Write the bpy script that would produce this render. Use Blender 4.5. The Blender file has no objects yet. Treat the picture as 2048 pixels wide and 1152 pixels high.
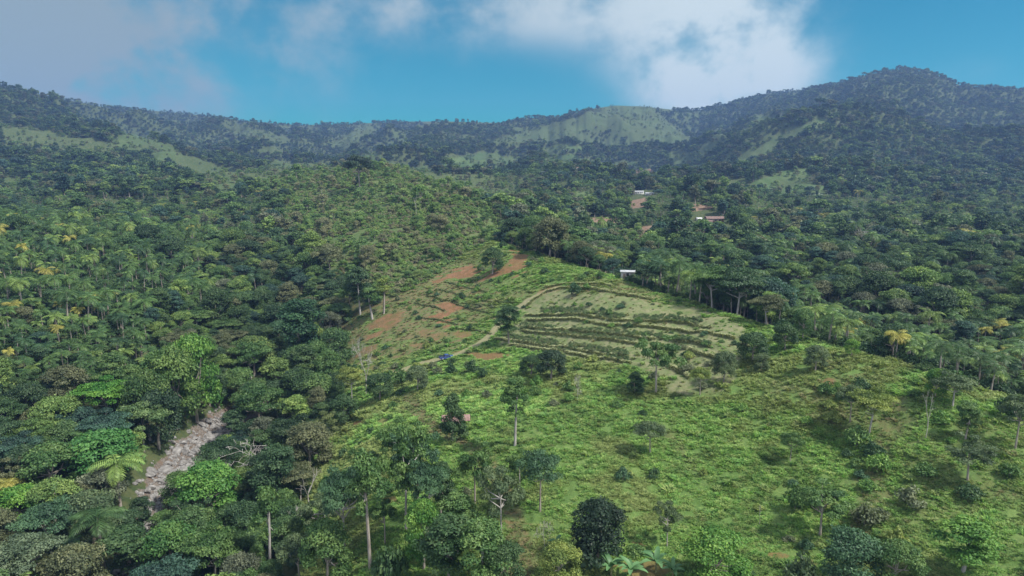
import bpy, math, random
import numpy as np
from mathutils import Vector, Matrix

# ------------------------------------------------------------------ camera
scene = bpy.context.scene
COL = scene.collection
R = math.radians
CAMZ = 90.0
F = 1365.0                      # focal length in photo pixels (2048 wide)
PITCH = math.atan((576 - 330) / F)
cam_d = bpy.data.cameras.new('camera')
cam_d.sensor_width = 36.0
cam_d.lens = 36.0 * F / 2048
cam_d.clip_start = 1.0
cam_d.clip_end = 30000
cam = bpy.data.objects.new('camera', cam_d)
cam.location = (0, 0, CAMZ)
cam.rotation_euler = (math.pi / 2 - PITCH, 0, 0)
COL.objects.link(cam)
scene.camera = cam
SP, CP = math.sin(PITCH), math.cos(PITCH)

# ------------------------------------------------------------------ sky, sun, exposure
SUN = Vector((0.80, -0.30, 1.15)).normalized()
SUN_EL = math.asin(SUN.z)
SUN_AZ = math.atan2(SUN.x, SUN.y)
sun_d = bpy.data.lights.new('sun', 'SUN')
sun_d.energy = 3.7
sun_d.angle = R(5.0)
sun_d.color = (1.0, 0.95, 0.86)
sun = bpy.data.objects.new('sun', sun_d)
sun.rotation_euler = SUN.to_track_quat('Z', 'Y').to_euler()
sun.location = (0, 0, 600)
COL.objects.link(sun)

world = bpy.data.worlds.new('World')
scene.world = world
world.use_nodes = True
wn, wl = world.node_tree.nodes, world.node_tree.links
wn.clear()

def N(nodes, typ, **kw):
    n = nodes.new(typ)
    for k, v in kw.items():
        setattr(n, k, v)
    return n

def px_dir(u, v):
    a, b = (u - 1024) / F, (576 - v) / F
    d = Vector((a, CP + b * SP, -SP + b * CP))
    return d.normalized()

w_out = N(wn, 'ShaderNodeOutputWorld')
w_bg = N(wn, 'ShaderNodeBackground')
w_bg.inputs['Strength'].default_value = 0.115
sky = N(wn, 'ShaderNodeTexSky')
sky.sky_type = 'NISHITA'
sky.sun_disc = False
sky.sun_elevation = SUN_EL
sky.sun_rotation = SUN_AZ
sky.air_density = 1.0
sky.dust_density = 0.3
sky.ozone_density = 2.5
tintn = N(wn, 'ShaderNodeVectorMath', operation='MULTIPLY')
wl.new(sky.outputs[0], tintn.inputs[0])
tintn.inputs[1].default_value = (0.024, 0.325, 0.355)
tc = N(wn, 'ShaderNodeTexCoord')
# wisps: noise over the sky's own direction, drifting mostly upwards
mp = N(wn, 'ShaderNodeMapping')
mp.inputs['Scale'].default_value = (1.0, 1.0, 1.15)
mp.inputs['Rotation'].default_value = (0.0, 0.2, 0.4)
wl.new(tc.outputs['Generated'], mp.inputs['Vector'])
n1 = N(wn, 'ShaderNodeTexNoise')
n1.inputs['Scale'].default_value = 6.0
n1.inputs['Detail'].default_value = 7
n1.inputs['Roughness'].default_value = 0.56
n1.inputs['Distortion'].default_value = 0.15
wl.new(mp.outputs[0], n1.inputs['Vector'])
n1b = N(wn, 'ShaderNodeMapRange')
n1b.interpolation_type = 'SMOOTHSTEP'
n1b.inputs['From Min'].default_value = 0.34
n1b.inputs['From Max'].default_value = 0.68
wl.new(n1.outputs[0], n1b.inputs['Value'])
# cloud banks: (photo px, py, angular radius across, up, weight, stretch)
banks = [(0, 40, .17, .20, 1.35), (170, 150, .13, .13, .95), (1460, 50, .10, .15, 1.55), (1390, 165, .08, .06, 1.3), (1130, 10, .19, .05, 1.1),
         (1270, 70, .10, .06, .55), (880, 25, .11, .06, .6), (520, 100, .15, .11, 1.0), (430, 20, .10, .06, .35), (700, 10, .14, .04, .45), (1560, 130, .08, .10, .6), (1950, 140, .05, .03, .3)]
acc = None
cmb = N(wn, 'ShaderNodeCombineXYZ')
for (u, v, ra, re, wt) in banks:
    c = px_dir(u, v)
    sub = N(wn, 'ShaderNodeVectorMath', operation='SUBTRACT')
    wl.new(tc.outputs['Generated'], sub.inputs[0])
    sub.inputs[1].default_value = c
    # stretch: horizontal radius ra, vertical radius re
    sc = N(wn, 'ShaderNodeVectorMath', operation='MULTIPLY')
    wl.new(sub.outputs[0], sc.inputs[0])
    sc.inputs[1].default_value = (1 / ra, 1 / ra, 1 / re)
    ln = N(wn, 'ShaderNodeVectorMath', operation='DOT_PRODUCT')
    wl.new(sc.outputs[0], ln.inputs[0]); wl.new(sc.outputs[0], ln.inputs[1])
    ng = N(wn, 'ShaderNodeMath', operation='MULTIPLY'); ng.inputs[1].default_value = -1
    wl.new(ln.outputs['Value'], ng.inputs[0])
    ex = N(wn, 'ShaderNodeMath', operation='EXPONENT'); wl.new(ng.outputs[0], ex.inputs[0])
    mu = N(wn, 'ShaderNodeMath', operation='MULTIPLY'); mu.inputs[1].default_value = wt
    wl.new(ex.outputs[0], mu.inputs[0])
    if acc is None:
        acc = mu
    else:
        ad = N(wn, 'ShaderNodeMath', operation='ADD')
        wl.new(acc.outputs[0], ad.inputs[0]); wl.new(mu.outputs[0], ad.inputs[1])
        acc = ad
nz = N(wn, 'ShaderNodeMath', operation='MULTIPLY_ADD')
wl.new(n1b.outputs[0], nz.inputs[0]); nz.inputs[1].default_value = 0.9; nz.inputs[2].default_value = 0.2
cm = N(wn, 'ShaderNodeMath', operation='MULTIPLY')
wl.new(acc.outputs[0], cm.inputs[0]); wl.new(nz.outputs[0], cm.inputs[1])
cr = N(wn, 'ShaderNodeMapRange'); cr.interpolation_type = 'SMOOTHSTEP'
cr.inputs['From Min'].default_value = 0.02; cr.inputs['From Max'].default_value = 1.5
cr.inputs['To Max'].default_value = 0.95
wl.new(cm.outputs[0], cr.inputs['Value'])
# the bright cloud is whiter, the left bank greyer
sepx = N(wn, 'ShaderNodeSeparateXYZ'); wl.new(tc.outputs['Generated'], sepx.inputs[0])
cx = N(wn, 'ShaderNodeMapRange'); cx.inputs['From Min'].default_value = -0.45; cx.inputs['From Max'].default_value = 0.22
wl.new(sepx.outputs[0], cx.inputs['Value'])
cc = N(wn, 'ShaderNodeMix', data_type='RGBA')
cc.inputs[6].default_value = (1.35, 1.75, 1.98, 1)
cc.inputs[7].default_value = (3.0, 3.45, 3.6, 1)
wl.new(cx.outputs[0], cc.inputs[0])
mx = N(wn, 'ShaderNodeMix', data_type='RGBA')
wl.new(cr.outputs[0], mx.inputs[0]); wl.new(tintn.outputs[0], mx.inputs[6]); wl.new(cc.outputs[2], mx.inputs[7])
# bright cloud-like fill added overhead and behind, out of view, to raise ambient light
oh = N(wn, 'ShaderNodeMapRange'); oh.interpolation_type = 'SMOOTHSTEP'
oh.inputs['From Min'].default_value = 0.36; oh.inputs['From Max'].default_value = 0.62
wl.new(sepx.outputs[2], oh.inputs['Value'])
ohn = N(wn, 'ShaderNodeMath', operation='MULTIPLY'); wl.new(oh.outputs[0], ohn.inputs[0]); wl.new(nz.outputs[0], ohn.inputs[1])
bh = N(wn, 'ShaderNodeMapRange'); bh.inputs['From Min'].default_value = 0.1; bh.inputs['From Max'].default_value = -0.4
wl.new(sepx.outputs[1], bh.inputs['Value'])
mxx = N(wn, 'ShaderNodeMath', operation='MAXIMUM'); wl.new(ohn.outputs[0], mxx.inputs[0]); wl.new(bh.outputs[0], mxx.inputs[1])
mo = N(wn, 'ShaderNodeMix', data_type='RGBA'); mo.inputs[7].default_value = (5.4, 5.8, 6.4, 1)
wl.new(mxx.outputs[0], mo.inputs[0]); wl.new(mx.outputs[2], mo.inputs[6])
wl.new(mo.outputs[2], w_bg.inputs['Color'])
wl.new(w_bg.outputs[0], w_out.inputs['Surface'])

scene.view_settings.view_transform = 'Standard'
scene.view_settings.look = 'None'
scene.view_settings.exposure = 1.0
scene.view_settings.gamma = 1.0
scene.view_settings.use_curve_mapping = False
scene.render.engine = 'CYCLES'
scene.cycles.max_bounces = 5
scene.cycles.diffuse_bounces = 3
scene.cycles.transmission_bounces = 3
scene.cycles.volume_bounces = 0
scene.cycles.caustics_reflective = False
scene.cycles.caustics_refractive = False

# ------------------------------------------------------------------ noise
rng = np.random.default_rng(7)
random.seed(7)
_perm = np.random.default_rng(11).random((256, 256))

def vnoise(x, y):
    xi = np.floor(x).astype(int); yi = np.floor(y).astype(int)
    fx = x - xi; fy = y - yi
    fx = fx * fx * fx * (fx * (fx * 6 - 15) + 10); fy = fy * fy * fy * (fy * (fy * 6 - 15) + 10)
    a = _perm[xi & 255, yi & 255]; b = _perm[(xi + 1) & 255, yi & 255]
    c = _perm[xi & 255, (yi + 1) & 255]; d = _perm[(xi + 1) & 255, (yi + 1) & 255]
    return (a + (b - a) * fx) * (1 - fy) + (c + (d - c) * fx) * fy

def fbm(x, y, octv=4, gain=0.5):
    s = 0; a = 1; t = 0
    for i in range(octv):
        s = s + a * vnoise(x + 17.3 * i, y - 9.1 * i); t += a
        a *= gain; x = x * 2.03; y = y * 2.03
    return s / t

def ridged(x, y, octv=4):
    s = 0; a = 1; t = 0
    for i in range(octv):
        s = s + a * (1 - np.abs(2 * vnoise(x + 31.7 * i, y + 5.1 * i) - 1)); t += a
        a *= 0.5; x = x * 2.1; y = y * 2.1
    return s / t

def smooth(a, b, x):
    t = np.clip((x - a) / (b - a), 0, 1)
    return t * t * (3 - 2 * t)

# ------------------------------------------------------------------ terrain
UC = np.array([-900, -300, -50, 150, 300, 450, 600, 750, 900, 1050, 1200, 1350, 1500, 1650, 1800, 1950, 2100, 2350, 2950], float)
SC = (UC - 1024) / F
YR = np.array([20, 40, 100, 130, 160, 200, 240, 300, 370, 450, 550, 700, 900, 1150, 1450, 1800, 2200, 2700, 3300, 4200], float)
ZT = np.array([
 [-84,-84,-84,-84,-84,-84,-78,-72,-70,-69,-68,-68,-68,-67,-66,-65,-64,-62,-62],
 [-84,-84,-84,-85,-85,-84,-77,-71,-69,-68,-67,-67,-67,-66,-65,-64,-63,-61,-60],
 [-82,-84,-84,-85,-86,-82,-76,-70,-67,-65,-64,-64,-64,-63,-62,-60,-58,-55,-54],
 [-78,-79,-82,-84,-86,-86,-78,-69,-66,-63,-62,-62,-60.5,-58.5,-55,-52,-51,-50,-50],
 [-68,-71,-76,-80,-85,-87,-80,-70,-65,-62,-60,-58,-55,-50.5,-48.5,-50,-52,-54,-55],
 [-56,-58,-62,-70,-79,-87,-84,-73,-66,-62,-57,-53,-49.5,-51,-54,-56,-57,-58,-58],
 [-52,-52,-55,-60,-68,-81,-83,-72,-65,-58.5,-50,-47,-52,-55,-57,-58,-58,-58,-58],
 [-47,-47,-50,-54,-58,-69,-76,-62,-54.5,-48,-46,-52,-55,-57,-58,-58,-58,-58,-58],
 [-44,-44,-46,-48,-52,-60,-62,-50,-44,-41,-50,-54,-56,-57,-58,-57,-57,-57,-57],
 [-41,-41,-43,-45,-48,-54,-50,-38,-31,-41,-52,-55,-56,-56,-56,-56,-56,-56,-56],
 [-38,-38,-40,-42,-45,-48,-39,-27,-22,-40,-52,-49,-46,-54,-55,-55,-54,-54,-54],
 [-34,-34,-36,-38,-40,-38,-20,-6,-22,-38,-46,-41,-46,-50,-50,-49,-48,-48,-48],
 [-20,-20,-24,-28,-30,-26,-18,-14,-26,-40,-38,-34,-34,-36,-42,-42,-40,-38,-38],
 [22,20,15,5,-5,-15,-18,-14,-22,-30,-26,-22,-12,-2,-5,-5,5,15,15],
 [110,100,95,80,45,8,-5,-5,-10,-12,-10,-5,35,70,60,60,80,100,100],
 [210,205,195,155,75,30,20,15,15,25,30,30,60,125,155,160,170,190,200],
 [250,250,230,190,130,100,80,70,80,80,120,75,100,190,305,290,280,260,260],
 [260,260,240,220,200,170,150,145,150,160,235,180,200,280,330,320,310,300,300],
 [270,270,260,245,230,220,215,205,205,210,245,235,260,290,320,310,310,310,310],
 [150]*19], float)

NS1, NY = 1000, 1250
s_in = np.linspace(-1.02, 1.02, NS1)
s_out = np.linspace(1.02, 1.8, 60)[1:]
SG = np.concatenate([-s_out[::-1], s_in, s_out])
LG = np.linspace(math.log(22.0), math.log(4000.0), NY)
YG = np.exp(LG)
NS = len(SG)

def cubic_w(xc, x):
    """interpolation matrix (catmull-rom on non-uniform knots, via hermite)"""
    n = len(xc)
    i = np.clip(np.searchsorted(xc, x) - 1, 0, n - 2)
    h = xc[i + 1] - xc[i]
    t = (x - xc[i]) / h
    h00 = 2*t**3 - 3*t**2 + 1; h10 = t**3 - 2*t**2 + t; h01 = -2*t**3 + 3*t**2; h11 = t**3 - t**2
    W = np.zeros((len(x), n)); r = np.arange(len(x))
    np.add.at(W, (r, i), h00); np.add.at(W, (r, i + 1), h01)
    def slope(k, coef):
        k0 = np.clip(k - 1, 0, n - 1); k1 = np.clip(k + 1, 0, n - 1)
        d = xc[k1] - xc[k0]
        np.add.at(W, (r, k1), coef / d); np.add.at(W, (r, k0), -coef / d)
    slope(i, h10 * h * 0.9); slope(i + 1, h11 * h * 0.9)
    return W

WY = cubic_w(np.log(YR), LG)
WS = cubic_w(SC, np.clip(SG, SC[0], SC[-1]))
Z = WY @ ZT @ WS.T                         # NY x NS, relative to the camera
YY = YG[:, None] * np.ones((1, NS))
SS = np.ones((NY, 1)) * SG[None, :]
XX = SS * YY

def tan_of(v):
    b = (576 - np.asarray(v, float)) / F
    return (-SP + b * CP) / (CP + b * SP)

def s_of(u, v):
    b = (576 - np.asarray(v, float)) / F
    return ((np.asarray(u, float) - 1024) / F) / (CP + b * SP)

def uv_of(x, y, z):
    """photo pixel of a world point (z relative to camera)"""
    fwd = y * CP - z * SP
    up = y * SP + z * CP
    return 1024 + F * x / fwd, 576 - F * up / fwd

# relief of the far hills
relief = (ridged(XX / 420 + 3.3, YY / 420, 4) - 0.62) * smooth(700, 1500, YY) * 135 \
       + (fbm(XX / 130 + 2.2, YY / 150, 3) - .5) * 34 * smooth(480, 760, YY) * (1 - .6 * smooth(1100, 1500, YY)) * (.35 + .65 * smooth(150, 330, np.abs(XX + 140))) \
       + (ridged(XX / 150 + 9.3, YY / 190 + 4.4, 3) - 0.6) * smooth(350, 900, YY) * 22 * (0.35 + 0.65 * smooth(900, 1500, YY)) \
       + (fbm(XX / 60, YY / 60, 3) - 0.5) * 6 * smooth(200, 500, YY)
Z = Z + relief
# skyline of the mountains
skl = np.array([(-400, 150), (-100, 160), (0, 165), (100, 186), (200, 206), (300, 214), (400, 223), (500, 236), (600, 243), (700, 241), (800, 236),
       (900, 236), (1000, 239), (1050, 229), (1120, 226), (1180, 211), (1230, 204), (1290, 206), (1350, 213), (1400, 213), (1450, 201),
       (1520, 182), (1600, 173), (1680, 161), (1740, 141), (1810, 130), (1870, 141), (1920, 163), (1980, 169), (2048, 173), (2200, 165), (2500, 160)], float)
sk_s = s_of(skl[:, 0], skl[:, 1]); sk_t = tan_of(skl[:, 1] + 7)
tgt = np.interp(SG, sk_s, sk_t)
wfar = smooth(1100, 1900, YY)
for it in range(4):
    T = np.where(YY > 900, Z / YY, -9)
    act = T.max(0)
    # smooth the correction a little
    corr = tgt - act
    Z = Z + corr[None, :] * YY * wfar
# crest of the cultivated hill
cre = np.array([(880, 470, 430), (980, 484, 352), (1100, 520, 305), (1200, 550, 270), (1350, 600, 235), (1500, 648, 205), (1700, 705, 168), (1860, 757, 146), (1960, 790, 142), (2080, 810, 138), (2400, 815, 136)], float)
cr_s = s_of(cre[:, 0], cre[:, 1]); cr_t = tan_of(cre[:, 1]); cr_y = cre[:, 2]
cyy = np.interp(SG, cr_s, cr_y); ctt = np.interp(SG, cr_s, cr_t)
inr = smooth(s_of(900, 480), s_of(1000, 484), SG)
iy = np.clip(np.searchsorted(YG, cyy), 1, NY - 1)
dz = ctt * cyy - Z[iy, np.arange(NS)]
wid = 0.16
Z = Z + inr[None, :] * dz[None, :] * np.exp(-((np.log(YY) - np.log(cyy)[None, :]) / wid) ** 2)
# round the ground down behind the crest
Z = Z - inr[None, :] * 5.0 * smooth(0.0, 0.16, np.log(YY) - np.log(cyy)[None, :]) * (1 - smooth(0.3, 0.9, np.log(YY) - np.log(cyy)[None, :]))

def ground0(s, Y):
    fi = np.interp(np.log(np.maximum(Y, 22.1)), LG, np.arange(NY)); fj = np.interp(s, SG, np.arange(NS))
    i = np.clip(fi.astype(int), 0, NY - 2); j = np.clip(fj.astype(int), 0, NS - 2)
    a, b = fi - i, fj - j
    return (Z[i, j] * (1 - a) * (1 - b) + Z[i + 1, j] * a * (1 - b) + Z[i, j + 1] * (1 - a) * b + Z[i + 1, j + 1] * a * b)

def G(u, v, ymin=60, ymax=4000):
    """world point on the ground seen at photo pixel (u, v)"""
    s = float(s_of(u, v)); t = float(tan_of(v))
    ys = YG[(YG > ymin) & (YG < ymax)]
    zz = ground0(np.full(len(ys), s), ys)
    hit = np.nonzero(zz >= t * ys)[0]
    if len(hit) == 0:
        k = int(np.argmax(zz / ys))
    else:
        k = hit[0]
    Y = ys[k]
    if k > 0 and len(hit):
        a0 = zz[k - 1] - t * ys[k - 1]; a1 = zz[k] - t * ys[k]
        Y = ys[k - 1] + (ys[k] - ys[k - 1]) * (-a0) / (a1 - a0 + 1e-9)
    return np.array([s * Y, Y, float(ground0(np.array([s]), np.array([Y]))[0])])

def dist_poly(X, Y, P, closed=False):
    """distance from points to polyline and signed side (+ = left of travel)"""
    best = np.full(X.shape, 1e9); side = np.zeros(X.shape)
    for k in range(len(P) - 1):
        ax, ay = P[k][0], P[k][1]; bx, by = P[k + 1][0], P[k + 1][1]
        dx, dy = bx - ax, by - ay; L = dx * dx + dy * dy + 1e-9
        t = np.clip(((X - ax) * dx + (Y - ay) * dy) / L, 0, 1)
        ex, ey = X - (ax + t * dx), Y - (ay + t * dy)
        d = np.sqrt(ex * ex + ey * ey)
        m = d < best
        best = np.where(m, d, best); side = np.where(m, np.sign(dx * ey - dy * ex), side)
    return best, side

def in_poly(U, V, P):
    c = np.zeros(U.shape, bool); n = len(P)
    for i in range(n):
        x1, y1 = P[i]; x2, y2 = P[(i + 1) % n]
        if y1 == y2: continue
        m = ((V >= min(y1, y2)) & (V < max(y1, y2))) & (U < (x2 - x1) * (V - y1) / (y2 - y1) + x1)
        c ^= m
    return c

# river bed carved between forest and pasture
RIV = [G(u, v) for (u, v) in [(290, 1180), (305, 1090), (315, 1010), (335, 945), (375, 895), (425, 850), (462, 822)]]
RIV = [np.array([p[0], p[1], p[2]]) for p in RIV]
e = RIV[-1]; RIV += [e + np.array([10, 18, 0])]
st = RIV[0]; RIV = [st + np.array([-10, -70, 0]), st + np.array([-4, -30, 0])] + RIV
near = (YY < 420) & (YY > 30) & (SS < 0) & (SS > -1.0)
rd = np.full(Z.shape, 99.0)
RV = 0
dd, _ = dist_poly(XX[near], YY[near], RIV); rd[near] = dd
Z = Z - 3.0 * np.exp(-(rd / 7.0) ** 2)
# terrace hedge rows (photo pixels)
ROWS = [
 [(1050,616),(1067,599),(1094,583),(1122,576),(1156,574),(1189,576),(1217,583),(1244,587),(1272,592),(1306,599)],
 [(1050,632),(1083,630),(1117,630),(1150,631),(1189,636),(1228,641),(1283,644),(1339,645),(1380,649),(1422,658)],
 [(1053,640),(1089,638),(1131,639),(1167,641),(1194,647),(1228,649),(1269,651),(1311,655),(1353,658),(1394,665),(1436,672),(1470,676)],
 [(1042,655),(1075,658),(1117,662),(1172,666),(1228,670),(1281,676),(1339,679),(1380,687),(1422,694)],
 [(1044,661),(1075,665),(1117,670),(1158,674),(1200,677),(1242,684),(1275,688)],
 [(989,677),(1033,683),(1075,691),(1117,694),(1161,701),(1200,708),(1256,716)],
 [(1020,688),(1106,699),(1144,705),(1186,713),(1228,719),(1261,726)],
 [(1378,699),(1400,708),(1433,716)],
 [(1322,727),(1347,736),(1367,747),(1378,758)],
 [(853,591),(897,601),(939,608),(981,611)],
 [(872,577),(911,588),(961,597)],
 [(828,605),(856,611),(890,622)],
 [(1090,575),(1130,568),(1190,567),(1230,573)],
 [(842,636),(880,640),(915,650)],
 [(890,563),(930,574),(975,584)],
 [(905,656),(950,660),(982,668)],
 [(905,604),(950,620),(1000,630)],
 [(960,600),(1000,606),(1040,604)],
]
ROWP = [[G(u, v) for u, v in r] for r in ROWS]
for k, r in enumerate(ROWP):
    arr = np.array(r)
    x0, x1, y0, y1 = arr[:, 0].min() - 12, arr[:, 0].max() + 12, arr[:, 1].min() - 12, arr[:, 1].max() + 12
    m = (XX > x0) & (XX < x1) & (YY > y0) & (YY < y1)
    d, sd = dist_poly(XX[m], YY[m], r)
    A = 0.34 if k < 9 else 0.22
    Z[m] += A * np.tanh(sd * d / 0.35) * np.exp(-d / 3.0)


# ------------------------------------------------------------------ land cover masks (0..1)
U, V = uv_of(XX, YY, Z)
TRACK = [G(u, v) for u, v in [(790, 745), (850, 724), (895, 716), (930, 703), (958, 688), (982, 668), (1003, 645), (1030, 620), (1055, 601), (1085, 585), (1110, 578)]]
TRAIL = [G(u, v) for u, v in [(815, 790), (840, 830), (880, 862), (930, 888), (975, 930), (1010, 990), (1035, 1060), (1045, 1150)]]
TRAIL2 = [G(u, v) for u, v in [(1800, 800), (1775, 870), (1750, 930), (1745, 985), (1725, 1050), (1690, 1100)]]
nearp = (YY < 330) & (YY > 70) & (np.abs(SS) < 1.0)
def pmask(P, w, noisy=0.8):
    m = np.zeros(Z.shape)
    n = fbm(XX[nearp] / 2.2, YY[nearp] / 2.2, 3) - 0.5
    d, _ = dist_poly(XX[nearp], YY[nearp], P)
    m[nearp] = 1 - smooth(w * 0.6, w * 1.3, d + n * noisy * 2)
    return m
left_edge_v = [380, 480, 560, 640, 700, 760, 850, 950, 1050, 1152, 1300]
left_edge_u = [980, 960, 860, 700, 665, 690, 655, 615, 590, 600, 560]
ledge = lambda v: np.interp(v, left_edge_v, left_edge_u)
crest_y = np.interp(SS, cr_s, cr_y)
crest_y = np.where(SS < cr_s[1], 350, crest_y)
past = ((U > ledge(V)) & (YY < crest_y * 1.03) & (V > 480)).astype(float)

def blob_mask(specs, ylim=(60, 400)):
    m = np.zeros(Z.shape)
    sel = (YY > ylim[0]) & (YY < ylim[1])
    u, v = U[sel], V[sel]; mm = np.zeros(u.shape)
    nz_ = fbm(XX[sel] / 7, YY[sel] / 2.6, 4) - 0.5
    for (cu, cv, ru, rv, rot, w) in specs:
        c, s_ = math.cos(rot), math.sin(rot)
        du, dv = u - cu, v - cv
        a = (du * c + dv * s_) / ru; b = (-du * s_ + dv * c) / rv
        mm = np.maximum(mm, w * (1 - smooth(0.55, 1.25, np.sqrt(a * a + b * b) + nz_ * 1.9)))
    m[sel] = mm
    return m

SOIL = blob_mask([
 (922, 550, 56, 12, -.22, 1.0), (1000, 545, 46, 12, -.35, 1.0), (1036, 524, 17, 30, .15, 1.1), (975, 570, 40, 10, -.2, .6), (820, 640, 60, 14, -.4, .55), (1085, 578, 26, 8, -.2, .7), (885, 640, 28, 13, 0, 1.3), (900, 613, 30, 11, 0, 1.1), (925, 668, 24, 10, 0, .9), (735, 700, 30, 16, -.4, .8), (1110, 575, 20, 8, 0, .8),
 (770, 650, 55, 18, -.5, .9), (860, 672, 34, 13, 0, .8), (830, 690, 26, 9, 0, .8), (745, 735, 16, 14, 0, .8), (800, 712, 20, 9, 0, .7), (925, 668, 22, 10, -.2, .6), (905, 700, 22, 7, 0, .5),
 (960, 711, 52, 9, .05, 1.7), (1088, 580, 24, 9, -.2, .8), (1340, 612, 60, 9, .2, .42), (1410, 640, 40, 7, .2, .36), (1470, 676, 34, 8, .1, .6), (1385, 760, 30, 12, 0, .5),
 (1655, 760, 16, 20, 0, .9), (1790, 800, 20, 9, .9, .8), (1815, 830, 16, 10, .9, .7), (718, 846, 16, 6, 0, 1), (765, 842, 22, 8, .3, .8), (785, 998, 28, 9, 0, .9),
 (1030, 1045, 60, 8, .1, .85), (1300, 1140, 80, 22, 0, .9), (1555, 1112, 22, 9, .1, .9), (1620, 1125, 30, 7, .1, .8), (1280, 1088, 28, 5, .3, .9), (1120, 1128, 30, 12, 0, .4),
 (725, 715, 20, 20, 0, .5), (960, 520, 30, 10, -.5, .6), (1500, 880, 14, 7, .4, .6), (930, 1070, 16, 18, .3, .5), (1240, 1060, 10, 5, 0, .5), (635, 1112, 30, 6, 0, .5)])
SOIL = np.clip(np.maximum(SOIL, pmask(TRACK, 1.0, 0.5) * 0.55), 0, 1)
DRY = blob_mask([(840, 620, 170, 90, -.5, .9), (1150, 600, 130, 26, .05, .75), (1300, 620, 150, 40, .25, .8), (1300, 700, 180, 45, .15, .65), (1390, 780, 60, 18, 0, .6), (1400, 735, 60, 30, 0, .5),
                 (700, 660, 60, 50, 0, .8), (1750, 960, 34, 90, .15, .5), (1900, 950, 160, 120, 0, .3), (1040, 1110, 40, 60, 0, .6), (1700, 800, 140, 50, .3, .5), (1200, 660, 160, 45, .1, .45), (1360, 900, 60, 12, 0.9, .35)])
DRY = np.clip(np.maximum(DRY, np.maximum(pmask(TRAIL, 1.8) * .8, pmask(TRAIL2, 2.0) * .55)), 0, 1)
TRK = pmask(TRACK, 1.9, 0.4)
ROCK = np.zeros(Z.shape); ROCK[near] = 1 - smooth(3.4, 6.2, rd[near] + (fbm(XX[near] / 3, YY[near] / 3, 3) - .5) * 3)

TERR = in_poly(U, V, [(1058, 600), (1100, 579), (1230, 590), (1400, 618), (1490, 650), (1500, 690), (1455, 785), (1335, 790), (1318, 745), (1200, 722), (1000, 692), (1000, 676), (1042, 640)]) & (YY < 330) & (YY > 150)
TERR = TERR * 1.0
for _ in range(14):
    TERR[1:-1, 1:-1] = (TERR[1:-1, 1:-1] + TERR[:-2, 1:-1] + TERR[2:, 1:-1] + TERR[1:-1, :-2] + TERR[1:-1, 2:]) / 5
TERR = smooth(.25, .75, TERR + (fbm(XX / 4, YY / 3, 3) - .5) * 1.3 * (TERR > .01))
# far meadows and fields (photo pixel polygons, distance window)
MEAD = [([(1478, 378), (1530, 354), (1600, 333), (1628, 360), (1668, 392), (1560, 392)], 700, 1500, 1.0),
        ([(250, 248), (290, 266), (350, 300), (440, 333), (520, 360), (440, 385), (370, 350), (300, 320), (228, 292)], 700, 2200, .6),
        
        ([(870, 326), (930, 308), (990, 303), (1050, 318), (1030, 336), (900, 336)], 900, 2600, 1),
        ([(1060, 328), (1130, 306), (1205, 330), (1120, 338)], 900, 2600, 1), ([(1215, 330), (1262, 322), (1290, 334), (1230, 338)], 900, 2600, 1),
        ([(940, 292), (1060, 262), (1150, 236), (1215, 205), (1300, 212), (1385, 284), (1330, 292), (1262, 262), (1170, 262), (1100, 280), (1020, 292)], 1200, 3300, .45),
        ([(1080, 300), (1120, 288), (1180, 296), (1150, 306)], 1000, 3000, .8),
        ([(690, 320), (745, 302), (770, 312), (730, 330)], 900, 3000, .8), ([(810, 340), (845, 330), (860, 342), (830, 350)], 800, 2600, .8),
        ([(540, 318), (600, 330), (560, 338), (500, 330)], 1000, 3000, .8), ([(500, 300), (560, 290), (580, 312), (520, 310)], 1000, 3400, .3),
        ([(690, 268), (740, 240), (760, 262), (700, 300), (650, 290)], 1400, 3600, .3), ([(450, 240), (520, 262), (600, 280), (560, 290), (470, 270)], 1400, 3600, .25),
        ([(1455, 330), (1545, 276), (1640, 236), (1660, 240), (1580, 285), (1500, 330)], 1000, 2200, .55),
        ([(1450, 292), (1490, 256), (1535, 226), (1562, 246), (1540, 270), (1490, 296)], 1700, 3400, .7),
        ([(1330, 300), (1380, 305), (1400, 330), (1350, 330)], 1000, 2600, .5),
        ([(1230, 470), (1320, 455), (1360, 462), (1280, 500), (1190, 520)], 380, 900, .8),
        ([(400, 372), (480, 362), (500, 385), (430, 400)], 500, 1300, .7), ([(0, 352), (60, 360), (110, 388), (0, 400)], 500, 1300, .5)]
FIELD = [([(1138, 437), (1180, 432), (1238, 436), (1236, 446), (1190, 462), (1160, 452)], 400, 1100), ([(1262, 340), (1296, 336), (1322, 352), (1280, 353)], 800, 2400),
         ([(1345, 413), (1385, 408), (1425, 412), (1400, 426), (1350, 424)], 450, 1100), ([(1255, 402), (1290, 396), (1300, 410), (1265, 418)], 500, 1300),
         ([(1290, 450), (1330, 440), (1400, 450), (1340, 470), (1270, 478)], 400, 900)]
SCRUB = [[(0, 245), (120, 268), (240, 292), (240, 318), (150, 312), (0, 285)],
         [(545, 440), (600, 385), (670, 335), (700, 322), (800, 330), (900, 350), (960, 410), (1060, 480), (980, 484), (850, 570), (720, 610), (660, 560), (620, 500)],
         [(860, 350), (980, 350), (1050, 400), (1020, 430), (900, 400)], [(1060, 395), (1180, 380), (1230, 400), (1130, 415)],
         [(440, 345), (640, 325), (690, 345), (600, 400), (540, 400)], [(1440, 350), (1500, 360), (1480, 390), (1420, 390)]]
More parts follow.
